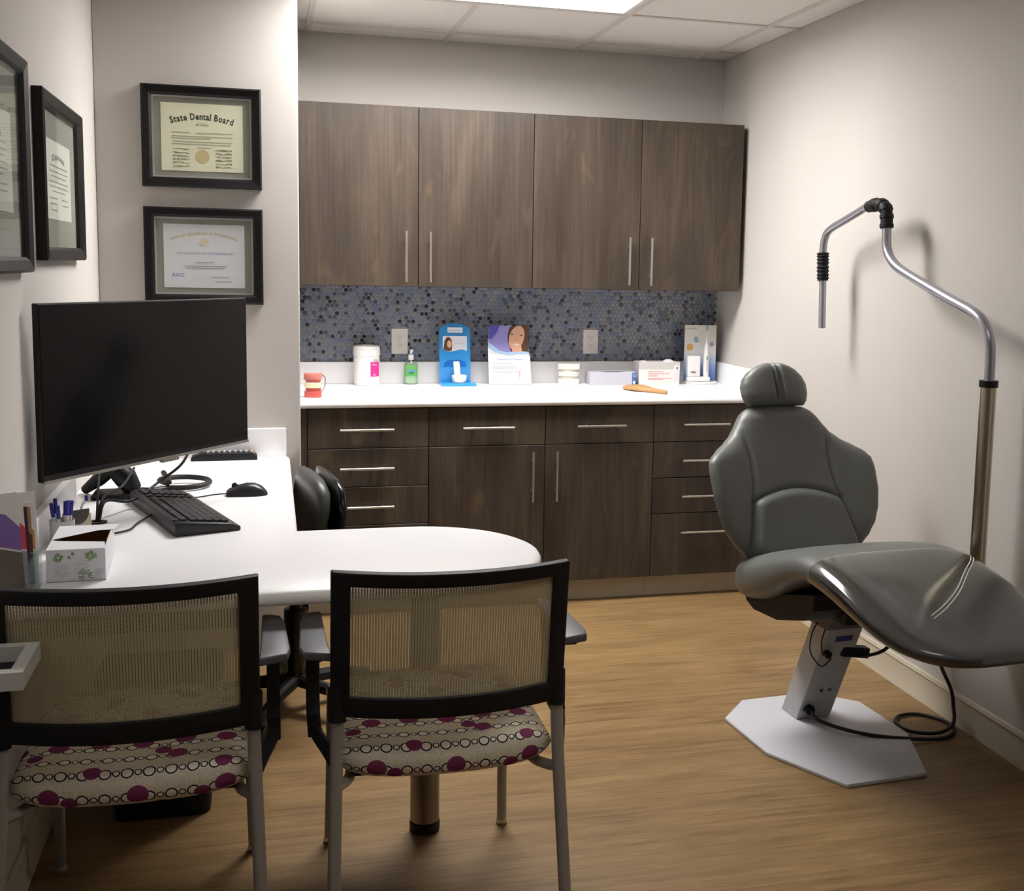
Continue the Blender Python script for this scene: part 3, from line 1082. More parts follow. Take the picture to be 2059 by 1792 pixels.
# ------------------------------------------------------------------ framed certificates
M_FRAME = mat('frame_black', (16, 14, 15), .42, spec=.3)
M_MAT = mat('mat_grey', (150, 148, 140), .85)
M_LINER = mat('liner_silver', (196, 192, 190), .4, metal=.3)
M_CREAM = mat('paper_cream', (238, 234, 210), .75)
M_GOLD = mat('print_gold', (206, 188, 146), .6)
M_INKBR = mat('ink_brown', (170, 150, 130), .7)


def certificate(label, loc, rz, w, h, fw, inner, paper, kind):
    """framed certificate in local x-z, facing -y, origin at its centre on the wall"""
    t = thing('framed_certificate', label, 'certificate', loc, rz, 'framed certificates on the walls')
    D = .03
    fr = B()
    prof = [(0, 0), (0, -D * .85), (.006, -D), (fw - .008, -D * .8), (fw, -D * .55), (fw, 0)]
    rings = []
    for (d, y) in prof:
        rings.append([(-w / 2 + d, y, -h / 2 + d), (w / 2 - d, y, -h / 2 + d), (w / 2 - d, y, h / 2 - d), (-w / 2 + d, y, h / 2 - d)])
    rings.append(rings[0])
    fr.rings(rings, caps=False).build('frame', M_FRAME, t, smooth=20)
    ix, iz = w / 2 - fw, h / 2 - fw
    B().box(-ix, ix, -.006, -.001, -iz, iz).build('mat_board', M_MAT, t, smooth=0)
    if kind in ('board', 'member'):
        lr = B()
        rr = []
        for d, y in ((0, -.006), (0, -.012), (.006, -.012), (.006, -.006)):
            rr.append([(-ix + d, y, -iz + d), (ix - d, y, -iz + d), (ix - d, y, iz - d), (-ix + d, y, iz - d)])
        rr.append(rr[0])
        lr.rings(rr, caps=False).build('liner', M_LINER, t, smooth=0)
    px, pz = ix - inner[0], iz - inner[1]
    pp = B().box(-px, px, -.0075, -.006, -pz, pz).build('certificate', paper, t, smooth=0)
    y = -.0078
    if kind == 'board':
        text_arc(B(), 'State Dental Board', .0, pz * .53, .032, y, px * 1.52, .016).build('print_title', mat('ink_blackletter', (74, 80, 70), .7), pp, smooth=0)
        text_into(B(), 'of Ohio', .0, pz * .34, .014, y).build('print_title', mat('ink_blackletter'), pp, smooth=0)
        m_, sig = mat('ink_script', (184, 182, 160), .7), mat('ink_sig', (150, 148, 128), .7)
        seal = B().disc(0.0, -pz * .56, pz * .2, pz * .2, y, 24).build('gold_seal', M_GOLD, pp, smooth=0)
        rows = [(.14, -.74, -.3), (.14, .3, .74), (.13, -.15, .3), (.03, -.74, .74), (-.03, -.74, .2), (-.13, -.7, .74), (-.2, -.74, .68), (-.3, -.12, .2)]
    elif kind == 'member':
        text_arc(B(), 'American Association of Orthodontists', 0, pz * .68, .016, y, px * 1.66, .022).build('print_title', M_GOLD, pp, smooth=0)
        text_into(B(), 'CERTIFICATE OF ACTIVE MEMBERSHIP', 0, pz * .05, .0115, y).build('print_title', mat('ink_pale_blue', (150, 166, 204), .7), pp, smooth=0)
        B().disc(0, pz * .44, pz * .13, pz * .13, y, 20).build('seal', mat('seal_pale', (226, 208, 190), .7), pp, smooth=0)
        lgm = mat('logo_blue', (84, 112, 180), .7)
        text_into(B(), 'AAO', -px * .66, -pz * .66, .02, y).build('logo', lgm, pp, smooth=0)
        m_, sig = mat('ink_script2', (176, 176, 190), .7), mat('ink_sig2', (186, 184, 196), .7)
        rows = [(-.2, -.22, .24), (-.32, -.52, .54), (-.38, -.46, .48), (-.66, .16, .6), (-.8, .26, .66)]
    else:
        m_ = mat('ink_wall', (160, 164, 158), .7)
        sig = m_
        text_arc(B(), 'Diploma', 0, pz * .55, pz * .22, y, px * 1.0, .01).build('print_title', mat('ink_wall_title', (120, 124, 120), .7), pp, smooth=0)
        rows = [(.36, -.7, .7), (.22, -.74, .74), (.1, -.6, .6), (-.04, -.74, .74), (-.16, -.74, .74), (-.28, -.5, .5), (-.46, -.7, -.15), (-.46, .2, .7), (-.6, -.7, -.2), (-.6, .25, .7), (-.76, -.66, -.2)]
    b = B()
    for zz, a0, a1 in rows:
        b.rect(a0 * px, a1 * px, zz * pz - pz * .014, zz * pz + pz * .014, y)
    b.build('print_lines', m_, pp, smooth=0)
    if kind == 'board':
        rg = random.Random(5)
        for sx in (-1, 1):
            b = B()
            for k in range(6):
                zz = -pz * (.36 + .1 * k)
                x0 = sx * px * .52 - px * .2
                pts = [(x0 + px * .4 * q / 8, y, zz + rg.uniform(-1, 1) * pz * .025) for q in range(9)]
                for p, q in zip(pts, pts[1:]):
                    b.box(p[0], q[0], y - .0004, y, min(p[2], q[2]) - .0006, max(p[2], q[2]) + .0006)
            b.build('signatures', sig, pp, smooth=0)
    B().box(-ix + .001, ix - .001, -.0165, -.0155, -iz + .001, iz - .001).build('glass', M_GLASS, t, smooth=0)
    return t


certificate('cream board certificate in black frame above the other on the partition', (-.1995, YP, 1.885), 0, .404, .351, .034, (.03, .024), M_CREAM, 'board')
certificate('white membership certificate in black frame above the monitor', (-.199, YP, 1.469), 0, .404, .341, .034, (.03, .024), M_PAPER, 'member')
certificate('large black framed diploma hung beside the partition corner', (XL, 3.572, 1.666), PI / 2, .664, .436, .036, (.09, .075), mat('paper_offwhite', (222, 224, 214), .7), 'wall')
certificate('large black framed diploma hung above the brochure rack', (XL, 2.725, 1.667), PI / 2, .64, .494, .036, (.075, .1), mat('paper_offwhite'), 'wall')

# ------------------------------------------------------------------ monitor
mw, mh = .795, .437
mrz = math.atan2(3.66 - 3.02, -.0475 + .5215)
mo = thing('monitor', 'large black monitor turned aside on the white desk', 'monitor', (-.2845, 3.34, DZ), mrz)
zc0 = 1.1275 - DZ
tilt = Matrix.Translation((0, 0, zc0))
pan = B().box(-mw / 2, mw / 2, 0, .018, -mh / 2, mh / 2)
pan.xf(tilt).build('panel', M_BLACK, mo, smooth=0, bevel=.003)
B().box(-mw / 2 + .006, mw / 2 - .006, -.0012, 0, -mh / 2 + .018, mh / 2 - .006).xf(tilt).build('screen', mat('screen_black', (10, 9, 9), .12, spec=.22), mo, smooth=0)
B().box(-mw / 2 + .002, mw / 2 - .002, -.004, .002, -mh / 2 - .003, -mh / 2 + .004).xf(tilt).build('bezel', mat('bezel_silver', (150, 148, 142), .35, metal=.6), mo, smooth=0)
B().box(.02, .085, -.003, .012, -mh / 2 - .012, -mh / 2 - .002).xf(tilt).build('sensor_tab', mat('bezel_silver'), mo, smooth=0, bevel=.002)
B().prism([(-.26, -.12), (.26, -.12), (.22, .1), (-.22, .1)], .018, .05, 'y').xf(tilt).build('housing', M_BLACK, mo, bevel=.008)
B().box(-.04, .04, .05, .12, -.06, .06).xf(tilt).build('mount', M_BLACK, mo, bevel=.006)
Minv = Matrix.Translation((-.2845, 3.34, DZ)) @ Matrix.Rotation(mrz, 4, 'Z')
Minv = Minv.inverted()


def ml(x, y, z):
    return tuple(Minv @ Vector((x, y, z)))


B().tube([ml(-.36, 3.45, 1.1), ml(-.40, 3.52, 1.03), ml(-.435, 3.64, .90), ml(-.44, 3.68, .83)], .022, 12, smooth=5).build('neck', M_BLACK, mo)
ft = B()
ft.tube([ml(-.44, 3.68, .835), ml(-.485, 3.72, .79), ml(-.53, 3.755, .752)], [.024, .022, .014], 10)
ft.tube([ml(-.44, 3.68, .835), ml(-.405, 3.68, .80), ml(-.385, 3.69, .762)], [.026, .034, .026], 12)
ft.build('stand_arm', M_BLACK, mo)
B().box(-.5, -.36, 3.64, 3.76, DZ, DZ + .014).xf(Minv).build('stand_base', M_BLACK, mo, smooth=0, bevel=.004)
B().tube([ml(-.20, 3.46, .93), ml(-.24, 3.60, .85), ml(-.30, 3.62, .80), ml(-.37, 3.5, .765), ml(-.425, 3.38, .79), ml(-.438, 3.335, .744)], .0042, 8, smooth=6).build('power_cable', M_CABLE, mo)
B().tube([ml(-.38, 3.68, .83), ml(-.40, 3.55, .80), ml(-.43, 3.38, .80), ml(-.445, 3.335, .744)], .0035, 8, smooth=6).build('video_cable', M_CABLE, mo)
B().tube([ml(-.455, 3.60, .9), ml(-.45, 3.45, .84), ml(-.445, 3.345, .744)], .0035, 8, smooth=6).build('data_cable', M_CABLE, mo)
tag(B().lathe([(.012, DZ + .0002), (.026, DZ + .0002), (.026, DZ + .004), (.022, DZ + .005), (.012, DZ + .005), (.012, DZ + .0002)], (-.442, 3.33), 24).build('cable_grommet', M_BLACK),
    'black round cable grommet in the white desk', 'grommet')

# thick coiled cable on the desk
cc = [(-.37, 3.74, .750), (-.33, 3.735, .749)] + [(-.245 + .075 * math.cos(a), 3.82 + .07 * math.sin(a), .749 + .002 * k) for k, a in enumerate([-2.2 + .7 * q for q in range(10)])] + [(-.31, 3.84, .785)]
tag(B().tube(cc, .0085, 10, smooth=7).build('coiled_cable', M_CABLE), 'thick black cable looped on desk behind the keyboard', 'cable')

# ------------------------------------------------------------------ keyboard and mouse
ka = Vector((-.145, 3.145, DZ))
kd = (Vector((-.305, 3.63, 0)) - Vector((-.145, 3.145, 0)))
krz = math.atan2(kd.y, kd.x)
kb = thing('keyboard', 'black keyboard on the white desk before the monitor', 'keyboard', ka, krz)
KL, KW = .505, .172
# local x along its length (away from the viewer), local y to the rear (raised) side
prof = [(-KW / 2, .0), (KW / 2, .0), (KW / 2, .034), (KW / 2 - .012, .038), (-KW / 2 + .02, .02), (-KW / 2, .012)]
B().prism(prof, 0, KL, 'x').build('case', mat('key_case', (34, 33, 36), .45), kb, bevel=.003)
slope = math.atan2(.018, KW - .032)
ks = B()
for r in range(6):
    yy = -KW / 2 + .036 + r * .0205 + (.006 if r == 5 else 0)
    zz = .020 + (yy + KW / 2 - .02) * math.tan(slope)
    for c_ in range(21):
        if c_ in (15, 17):
            continue
        if r == 0 and 4 <= c_ <= 9:
            if c_ == 4:
                ks.box(.02 + 4 * .0222, .02 + 10 * .0222 - .003, yy - .0085, yy + .0085, zz - .002, zz + .007)
            continue
        x = .02 + c_ * .0222
        ks.box(x, x + .0188, yy - .0085, yy + .0085, zz - .002, zz + .007)
tag(ks.build('keys', mat('key_cap', (44, 42, 46), .5), kb, smooth=0, bevel=.0015, seg=1), kind='stuff')
B().box(.03, .05, KW / 2 - .02, KW / 2 - .004, .034, .0395).build('indicator', mat('key_case'), kb, smooth=0)
B().tube([(.25, KW / 2 - .002, .014), (.19, KW / 2 + .05, .006), (.12, KW / 2 + .09, .005), (.1, KW / 2 + .15, .006), (.16, KW / 2 + .155, .012)], .0028, 8, smooth=6).build('cord', M_CABLE, kb)

ms = thing('mouse', 'black computer mouse with thin cord on the desk', 'mouse', (-.055, 3.66, DZ), 0)
rs = []
for x, hw, h in ((-.06, .02, .014), (-.052, .029, .021), (-.03, .031, .031), (0, .031, .038), (.025, .032, .037), (.045, .03, .028), (.058, .022, .014), (.063, .01, .006)):
    rs.append([(x, hw * math.cos(q), (h if q <= PI else .0) * abs(math.sin(q)) ** .55 if q <= PI else 0) for q in [2 * PI * i / 24 for i in range(24)]])
B().rings(rs).build('shell', mat('mouse_black', (34, 33, 36), .35, spec=.5), ms, smooth=60)
B().cyl((-.035, -.004, .03), (-.035, .004, .03), .009, n=14).build('scroll_wheel', M_BLACK, ms)
B().tube([(-.06, 0, .006), (-.1, .002, .003), (-.15, -.03, .003), (-.2, -.005, .003), (-.26, .05, .003)], .002, 8, smooth=6).build('cord', M_CABLE, ms)

# low black tray at the back of the desk
t = thing('desk_tray', 'low black desk tray against the white splash', 'tray', (-.14, 4.335, DZ))
B().prism([(-.115, 0), (.115, 0), (.113, .014), (.098, .026), (-.08, .026), (-.113, .014)], -.03, .03, 'y').build('body', M_BLACK, t, bevel=.002)
for k in range(8):
    x = -.06 + k * .019
    B().box(x, x + .007, -.02, .02, .026, .031).build('rib', mat('tray_rib', (150, 146, 150), .5), t, smooth=0)
B().box(.09, .104, -.018, .018, .02, .031).build('end_cap', mat('tray_tan', (150, 130, 110), .5), t, smooth=0, bevel=.003)

# ------------------------------------------------------------------ tissue box
t = thing('tissue_box', 'white tissue box with green plant print and torn brown opening', 'box', (-.412, 2.842, DZ), math.radians(2))
M_TB = mat('tissue_card', (222, 222, 228), .7)
w2, d2, hh = .061, .12, .073
bd = B()
th = .0025
bd.box(-w2, w2, -d2, -d2 + th, 0, hh)
bd.box(-w2, w2, d2 - th, d2, 0, hh)
bd.box(-w2, -w2 + th, -d2 + th, d2 - th, 0, hh)
bd.box(w2 - th, w2, -d2 + th, d2 - th, 0, hh)
bd.box(-w2, w2, -d2, d2, 0, th)
bd.build('carton', M_TB, t, smooth=0)
B().prism([(-w2, -d2), (w2, -d2), (w2 - .006, -d2 + .062), (-w2 + .012, -d2 + .088), (-w2, -d2 + .1)], hh, hh + .001).build('flap', M_TB, t, smooth=0)
B().prism([(-w2, -d2 + .098), (w2 - .03, d2 - .06), (w2 + .004, d2 - .058), (w2 + .012, d2), (-w2, d2)], hh + .001, hh + .0022).build('flap', M_TB, t, smooth=0)
rg = random.Random(9)
for k, (mx_, mz_, mr_, c_) in enumerate(((-.036, .056, .012, 'g'), (.03, .058, .014, 'g'), (-.006, .064, .004, 't'), (-.014, .056, .004, 't'), (-.03, .026, .02, 'b'), (.012, .034, .019, 'b'), (.02, .012, .018, 'g'), (.046, .02, .012, 'b'))):
    pm_ = B()
    nr_ = 16 if mr_ > .01 else 6
    for q in range(nr_):
        a = 2 * PI * q / nr_ + rg.uniform(-.1, .1)
        r1, r0 = mr_ * rg.uniform(.7, 1), mr_ * .2
        ca, sa = math.cos(a), math.sin(a)
        wd = .0007 if c_ == 'b' else .0014
        pts = [(mx_ + r0 * ca - wd * sa * .4, mz_ + r0 * sa + wd * ca * .4), (mx_ + r0 * ca + wd * sa * .4, mz_ + r0 * sa - wd * ca * .4), (mx_ + r1 * ca + wd * sa, mz_ + r1 * sa - wd * ca), (mx_ + r1 * ca - wd * sa, mz_ + r1 * sa + wd * ca)]
        if all(abs(p[0]) < w2 - .001 and .001 < p[1] < hh - .001 for p in pts):
            pm_.flat(pts, -d2 - .0001, .0003)
    tag(pm_.build('seed_head_print', {'g': mat('print_leaf', (126, 158, 112), .7), 'b': mat('print_seed', (176, 188, 196), .7), 't': mat('print_teal2', (110, 150, 150), .7)}[c_], t, smooth=0), kind='stuff')
M_KRAFT = mat('kraft_brown', (134, 100, 52), .8)
B().box(-w2 + th, w2 - th, d2 - th - .002, d2 - th, th, hh).build('liner', M_KRAFT, t, smooth=0)
B().box(w2 - th - .002, w2 - th, -d2 + .08, d2 - th - .002, th, hh).build('liner', M_KRAFT, t, smooth=0)
B().box(-w2 + th, w2 - th - .002, -d2 + th, d2 - th - .002, th, .012).build('liner', M_KRAFT, t, smooth=0)

# ------------------------------------------------------------------ brochures, holders, pens
def brochure(label, x, y, z, rz, tilt_deg, w, h, cols, grp):
    t = thing('brochure', label, 'brochure', (x, y, z), rz, grp)
    T = Matrix.Rotation(math.radians(tilt_deg), 4, 'X')
    B().box(-w / 2, w / 2, 0, .0035, 0, h).xf(T).build('leaflet', cols[0], t, smooth=0)
    B().flat([(-w / 2, h * .52), (w / 2, h * .44), (w / 2, h * .66), (0, h * .8), (-w / 2, h * .84)], -.0004).xf(T).build('cover_photo', cols[1], t, smooth=0)
    B().flat([(-w / 2, .004), (w / 2, .004), (w / 2, h * .42), (-w / 2, h * .5)], -.0004).xf(T).build('cover_print', cols[2], t, smooth=0)
    return t


M_BR = {k: mat('brochure_' + k, c, .4, coat=.2) for k, c in dict(
    violet=(128, 100, 168), red=(196, 72, 86), navy=(44, 58, 96), orange=(206, 150, 96), tan=(176, 142, 108), teal=(176, 204, 200),
    white=(226, 224, 222), brown=(96, 62, 46), olive=(104, 98, 88), plum=(66, 40, 60), grey=(150, 146, 150)).items()}
grp = 'brochures in the desk rack'


def rack(name, label, x, y, w, d, h, tiers):
    t = thing(name, label, 'holder', (x, y, DZ), 0)
    B().box(-w / 2, w / 2, -d / 2, d / 2, 0, .004).build('base', M_ACRYLIC, t, smooth=0)
    for s in (-1, 1):
        B().box(s * w / 2 - .0015, s * w / 2 + .0015, -d / 2, d / 2, .004, h).build('side_wall', M_ACRYLIC, t, smooth=0)
    for k in range(tiers):
        yy = -d / 2 + .004 + k * (d - .01) / max(tiers - 1, 1)
        B().box(-w / 2, w / 2, yy - .0015, yy + .0015, .004, h * (.45 + .5 * k / max(tiers - 1, 1))).build('divider', M_ACRYLIC, t, smooth=0)
    return t


rack('brochure_rack', 'clear acrylic rack of brochures beside the tissue box', -.506, 2.645, .058, .15, .085, 2)
specs = [('glossy brochure with violet cover in the acrylic rack', -.512, 2.590, -7, .222, ('white', 'violet', 'olive')),
         ('tall white brochure with red photo in the acrylic rack', -.508, 2.612, -7, .215, ('white', 'red', 'grey')),
         ('slim plum brochure with navy foot in the acrylic rack', -.506, 2.634, -6, .182, ('plum', 'plum', 'navy')),
         ('tan brochure with navy foot in the acrylic rack', -.504, 2.652, -6, .178, ('tan', 'brown', 'navy')),
         ('brochure with orange portrait and teal foot in the rack', -.503, 2.668, -6, .186, ('white', 'orange', 'teal')),
         ('plain white booklet without pictures in the acrylic rack', -.5025, 2.690, -5, .205, ('white', 'white', 'white'))]
for k, (lab_, x, y, tl, h, cs) in enumerate(specs):
    brochure(lab_, x, y, DZ + .0045, math.radians(34 - 3 * k), tl, .054 if k < 2 else .05, h, [M_BR[c_] for c_ in cs], grp)

# pen holder with blue-capped pens
t = thing('pen_cup', 'small clear cup beside the brochure rack', 'cup', (-.487, 3.06, DZ))
B().lathe([(.001, 0), (.026, 0), (.03, .07), (.0285, .07), (.0245, .003), (.001, .003)], n=24).build('cup', mat('cup_grey', (170, 168, 162), .35), t)
M_PENB = mat('pen_blue', (38, 40, 130), .4)
rg = random.Random(4)
for k in range(6):
    a = 2 * PI * k / 6 + .3
    px_, py_ = -.487 + .012 * math.cos(a), 3.06 + .012 * math.sin(a)
    p = thing('pen', 'blue capped pen standing in the small cup', 'pen', (px_, py_, DZ + .004), 0, 'blue pens in the cup')
    tx_, ty_ = .012 * math.cos(a), .012 * math.sin(a)
    L = .105 + rg.uniform(0, .03)
    e0 = Vector((0, 0, 0))
    e1 = Vector((tx_, ty_, L))
    B().cyl(e0, e1 * .7, .0035, n=10).build('barrel', M_WHITEPL, p)
    cp = B().cyl(e1 * .68, e1, .0046, n=10).build('cap', M_PENB, p)
    B().box(e1.x * .82 - .001, e1.x * .82 + .001, e1.y * .8 - .0075, e1.y * .8 - .003, L * .72, L * .98).build('clip', M_PENB, cp, smooth=0)

# card holder with round scoop
t = thing('card_holder', 'pale card holder with dark half-round scoop front', 'card holder', (-.462, 3.12, DZ), math.radians(8))
B().box(-.034, .034, 0, .02, 0, .07).build('body', mat('holder_cream', (196, 188, 166), .5), t, smooth=0, bevel=.002)
hm = [(-.026 + .052 * k / 12, .068) for k in range(13)]
hm = [(-.027, .078), (.03, .084)] + [(.0015 + .0285 * math.cos(a), .08 - .036 * math.sin(a)) for a in [PI * k / 12 for k in range(13)]]
B().prism(hm, -.004, .0, 'y').build('scoop', mat('scoop_grey', (74, 70, 66), .5), t)
p = thing('pen', 'lone blue topped pen leaning out of the card holder', 'pen', (-.455, 3.128, DZ + .07))
B().tube([(0, 0, 0), (.006, 0, .022), (.016, 0, .034)], .003, 8, smooth=3).build('barrel', M_WHITEPL, p)
B().box(.012, .02, -.004, .004, .032, .046).build('cap', M_PENB, p, smooth=0, bevel=.002)

# ------------------------------------------------------------------ grey tray on the left wall
t = thing('wall_tray', 'pale grey open tray mounted on the wall beside a guest chair', 'tray', (0, 0, 0))
x0, x1, y0, y1, z0, z1 = XL, -.405, 2.10, 2.268, .718, .750
rm = B()
for (a0, a1, b0, b1) in ((x0, x1, y0, y0 + .022), (x0, x1, y1 - .022, y1), (x1 - .022, x1, y0 + .022, y1 - .022), (x0, x0 + .01, y0 + .022, y1 - .022)):
    rm.box(a0, a1, b0, b1, z0, z1)
rm.build('rim', mat('tray_pale', (196, 196, 190), .35), t, smooth=0)
B().box(x0 + .01, x1 - .022, y0 + .022, y1 - .022, z0, z0 + .004).build('tray_floor', M_BLACK, t, smooth=0)

# ------------------------------------------------------------------ black bin under the desk
t = thing('waste_bin', 'black rectangular waste bin under the white desk', 'bin', (-.27, 3.16, 0))
def rrect(w, d, r, z, n=5):
    out = []
    for sx, sy, a0 in ((1, 1, 0), (-1, 1, PI / 2), (-1, -1, PI), (1, -1, 3 * PI / 2)):
        for k in range(n):
            a = a0 + PI / 2 * k / (n - 1)
            out.append((sx * (w - r) + r * math.cos(a), sy * (d - r) + r * math.sin(a), z))
    return out
B().rings([rrect(.12, .09, .03, 0), rrect(.15, .11, .03, .37), rrect(.157, .117, .03, .37), rrect(.157, .117, .03, .385), rrect(.145, .105, .03, .385), rrect(.115, .085, .03, .01)]).build('bin', M_BLACK, t, smooth=40)

# ------------------------------------------------------------------ guest chairs
def curved_plate(b, xs, zs, solid, fmap, th):
    """plate of cells in x-z; solid(i,j) says which cells exist; fmap(x,z) -> y of the front; thickness th towards +y"""
    idx = {}

    def vid(i, j, s):
        k = (i, j, s)
        if k not in idx:
            x, z = xs[i], zs[j]
            idx[k] = len(vs)
            vs.append((x, fmap(x, z) + (th if s else 0), z))
        return idx[k]
    vs, fs = [], []
    nx, nz = len(xs) - 1, len(zs) - 1
    ok = lambda i, j: 0 <= i < nx and 0 <= j < nz and solid(i, j)
    for i in range(nx):
        for j in range(nz):
            if not ok(i, j):
                continue
            fs.append((vid(i, j, 0), vid(i + 1, j, 0), vid(i + 1, j + 1, 0), vid(i, j + 1, 0)))
            fs.append((vid(i, j, 1), vid(i, j + 1, 1), vid(i + 1, j + 1, 1), vid(i + 1, j, 1)))
            for di, dj, a_, b_ in ((-1, 0, (i, j), (i, j + 1)), (1, 0, (i + 1, j + 1), (i + 1, j)), (0, -1, (i + 1, j), (i, j)), (0, 1, (i, j + 1), (i + 1, j + 1))):
                if not ok(i + di, j + dj):
                    fs.append((vid(*a_, 0), vid(*b_, 0), vid(*b_, 1), vid(*a_, 1)))
    b.add(vs, fs)
    return b


GH = .245


def back_y(x, z):
    return -.058 * (1 - (x / GH) ** 2) - .045 * (z - .53) / .32 + .012


def make_guest_chair(label):
    t = thing('guest_chair', label, 'chair', (0, 0, 0), 0, 'mesh-back guest chairs at the desk')
    xs = [-GH, -.238, -.208] + [-.2 + .4 * k / 18 for k in range(19)] + [.208, .238, GH]
    zs = [.535, .548, .58] + [.587 + .225 * k / 10 for k in range(11)] + [.82, .842, .85]
    nx = len(xs) - 1
    nz = len(zs) - 1
    fr = curved_plate(B(), xs, zs, lambda i, j: i < 2 or i >= nx - 2 or j < 2 or j >= nz - 2, back_y, .026)
    # rounded mesh opening comes from bevelling the edges
    fr.build('back_frame', M_BLACK, t, smooth=45, bevel=.004, seg=2, ang=50)
    xs2 = [-.212 + .424 * k / 24 for k in range(25)]
    zs2 = [.572 + .256 * k / 12 for k in range(13)]
    curved_plate(B(), xs2, zs2, lambda i, j: True, lambda x, z: back_y(x, z) + .011, .0012).build('mesh_back', M_MESH, t, smooth=60)
    # seat cushion with uv in metres
    nxs, rings_, prof_v = 26, [], []
    P = []
    yf_, zm, th2 = .475, .424, .036
    for k in range(14):
        P.append(('top', k / 13))
    for k in range(1, 8):
        P.append(('rear', k / 7))
    for k in range(1, 10):
        P.append(('bot', k / 9))
    for k in range(1, 6):
        P.append(('front', k / 6))
    allr = []
    for i in range(nxs + 1):
        tt = -1 + 2 * i / nxs
        x = .232 * math.sin(tt * PI / 2) if abs(tt) < 1 else .232 * tt
        e = max(0.02, (1 - abs(x / .2325) ** 6)) ** .5
        yr = .035 - .035 * (1 - (x / .232) ** 2) + (1 - e) * .03
        yfx = yf_ - (1 - e) * .04
        ring = []
        for kind, q in P:
            if kind == 'top':
                y = yfx + (yr + .02 - yfx) * q
                z = zm + th2 * e + .006 * math.sin(PI * q) * e
            elif kind == 'rear':
                a = PI * q
                y = yr + .02 - .03 * math.sin(a)
                z = zm + th2 * e * math.cos(a)
            elif kind == 'bot':
                y = yr + .02 + (yfx - yr - .02) * q
                z = zm - th2 * e
            else:
                a = PI * q
                y = yfx + .03 * math.sin(a)
                z = zm - th2 * e * math.cos(a)
            ring.append((x, y, z))
        allr.append(ring)
    sb = B().rings(allr)
    so = sb.build('seat_cushion', M_FABRIC, t, smooth=60)
    mid = allr[nxs // 2]
    acc = [0.0]
    for p, q in zip(mid, mid[1:]):
        acc.append(acc[-1] + (Vector(q) - Vector(p)).length)
    me = so.data
    uvl = me.uv_layers.new(name='uv')
    npt = len(P)
    for lp in me.loops:
        vi = lp.vertex_index
        i, j = divmod(vi, npt)
        uvl.data[lp.index].uv = (allr[i][j][0] + .5, acc[j])
    B().prism([(-.2, .07), (.2, .07), (.2, .45), (-.2, .45)], .374, .389).build('seat_pan', M_BLACK, t, smooth=0, bevel=.004)
    for s in (-1, 1):
        lg_ = B().tube([(s * .232, .012, .55), (s * .234, .008, .45), (s * .242, -.03, .2), (s * .249, -.055, .012)], .0135, 14, smooth=4).build('leg', M_LEGTUBE, t)
        B().cyl((s * .249, -.0555, 0), (s * .249, -.055, .014), .015, n=14).build('glide', M_BLACK, lg_)
        B().cyl((s * .232, .012, .525), (s * .232, .014, .60), .0185, n=14).build('sleeve', M_BLACK, t)
        fl = B().tube([(s * .216, .50, .40), (s * .218, .515, .2), (s * .222, .53, .012)], .0125, 14, smooth=4).build('leg', M_LEGTUBE, t)
        B().lathe([(.001, 0), (.013, 0), (.015, .006), (.013, .014), (.001, .014)], (s * .222, .53), 14).build('glide', M_STEEL, fl)
        B().tube([(s * .236, .0, .385), (s * .20, .09, .372), (s * .2, .25, .368), (s * .208, .45, .385), (s * .216, .5, .40)], .0115, 12, smooth=5).build('side_rail', M_LEGTUBE, t)
        ap = [(.0, .242), (.02, .30), (.06, .306), (.24, .298), (.285, .29), (.3, .27), (.3, .25), (.06, .246)]
        pts = [(s * q, p) for p, q in ap]
        arm = B().prism(pts, .654, .672).build('arm_pad', M_ARMPAD, t, smooth=40, bevel=.005, seg=3)
        pl = [(.05, .653), (.28, .653), (.275, .60), (.27, .52), (.255, .475), (.22, .448), (.14, .44), (.14, .468), (.18, .475), (.2, .50), (.2, .58), (.18, .625), (.12, .637), (.05, .638)]
        sx0, sx1 = sorted((s * .258, s * .286))
        sup = B().prism(pl, sx0, sx1, 'x').build('arm_support', M_BLACK, arm, smooth=40, bevel=.003)
        B().tube([(s * .272, .2, .458), (s * .268, .13, .453), (s * .25, .06, .445), (s * .236, .01, .435)], .014, 10, smooth=4).build('arm_brace', M_BLACK, arm)
    B().box(-.225, .225, .455, .475, .368, .386).build('cross_rail', M_LEGTUBE, t, smooth=0, bevel=.005)
    return t


g1 = make_guest_chair('mesh-back guest chair facing the rounded peninsula end')
g1.location = (.369, 2.318, 0)
g2 = copy_tree(g1)
g2.location = (-.2595, 2.318, 0)
g2['label'] = 'mesh-back guest chair between the diploma wall and its twin'

# ------------------------------------------------------------------ office chair behind the desk
t = thing('office_chair', 'black upholstered office chair tucked behind the white desk', 'chair', (.02, 3.80, 0), math.radians(8))
M_LEATH = mat('dark_leather', (64, 65, 63), .42, spec=.5)


def pad_rings(stations, yw, n=24, p=3.0):
    """cushion lofted over (x, z, half-thickness along x) going up; width along y"""
    rs = []
    for x, z, ht, hw in stations:
        ring = []
        for k in range(n):
            a = 2 * PI * k / n
            ca, sa = math.cos(a), math.sin(a)
            ring.append((x + ht * math.copysign(abs(ca) ** (2 / p), ca), yw + hw * math.copysign(abs(sa) ** (2 / p), sa), z))
        rs.append(ring)
    return rs


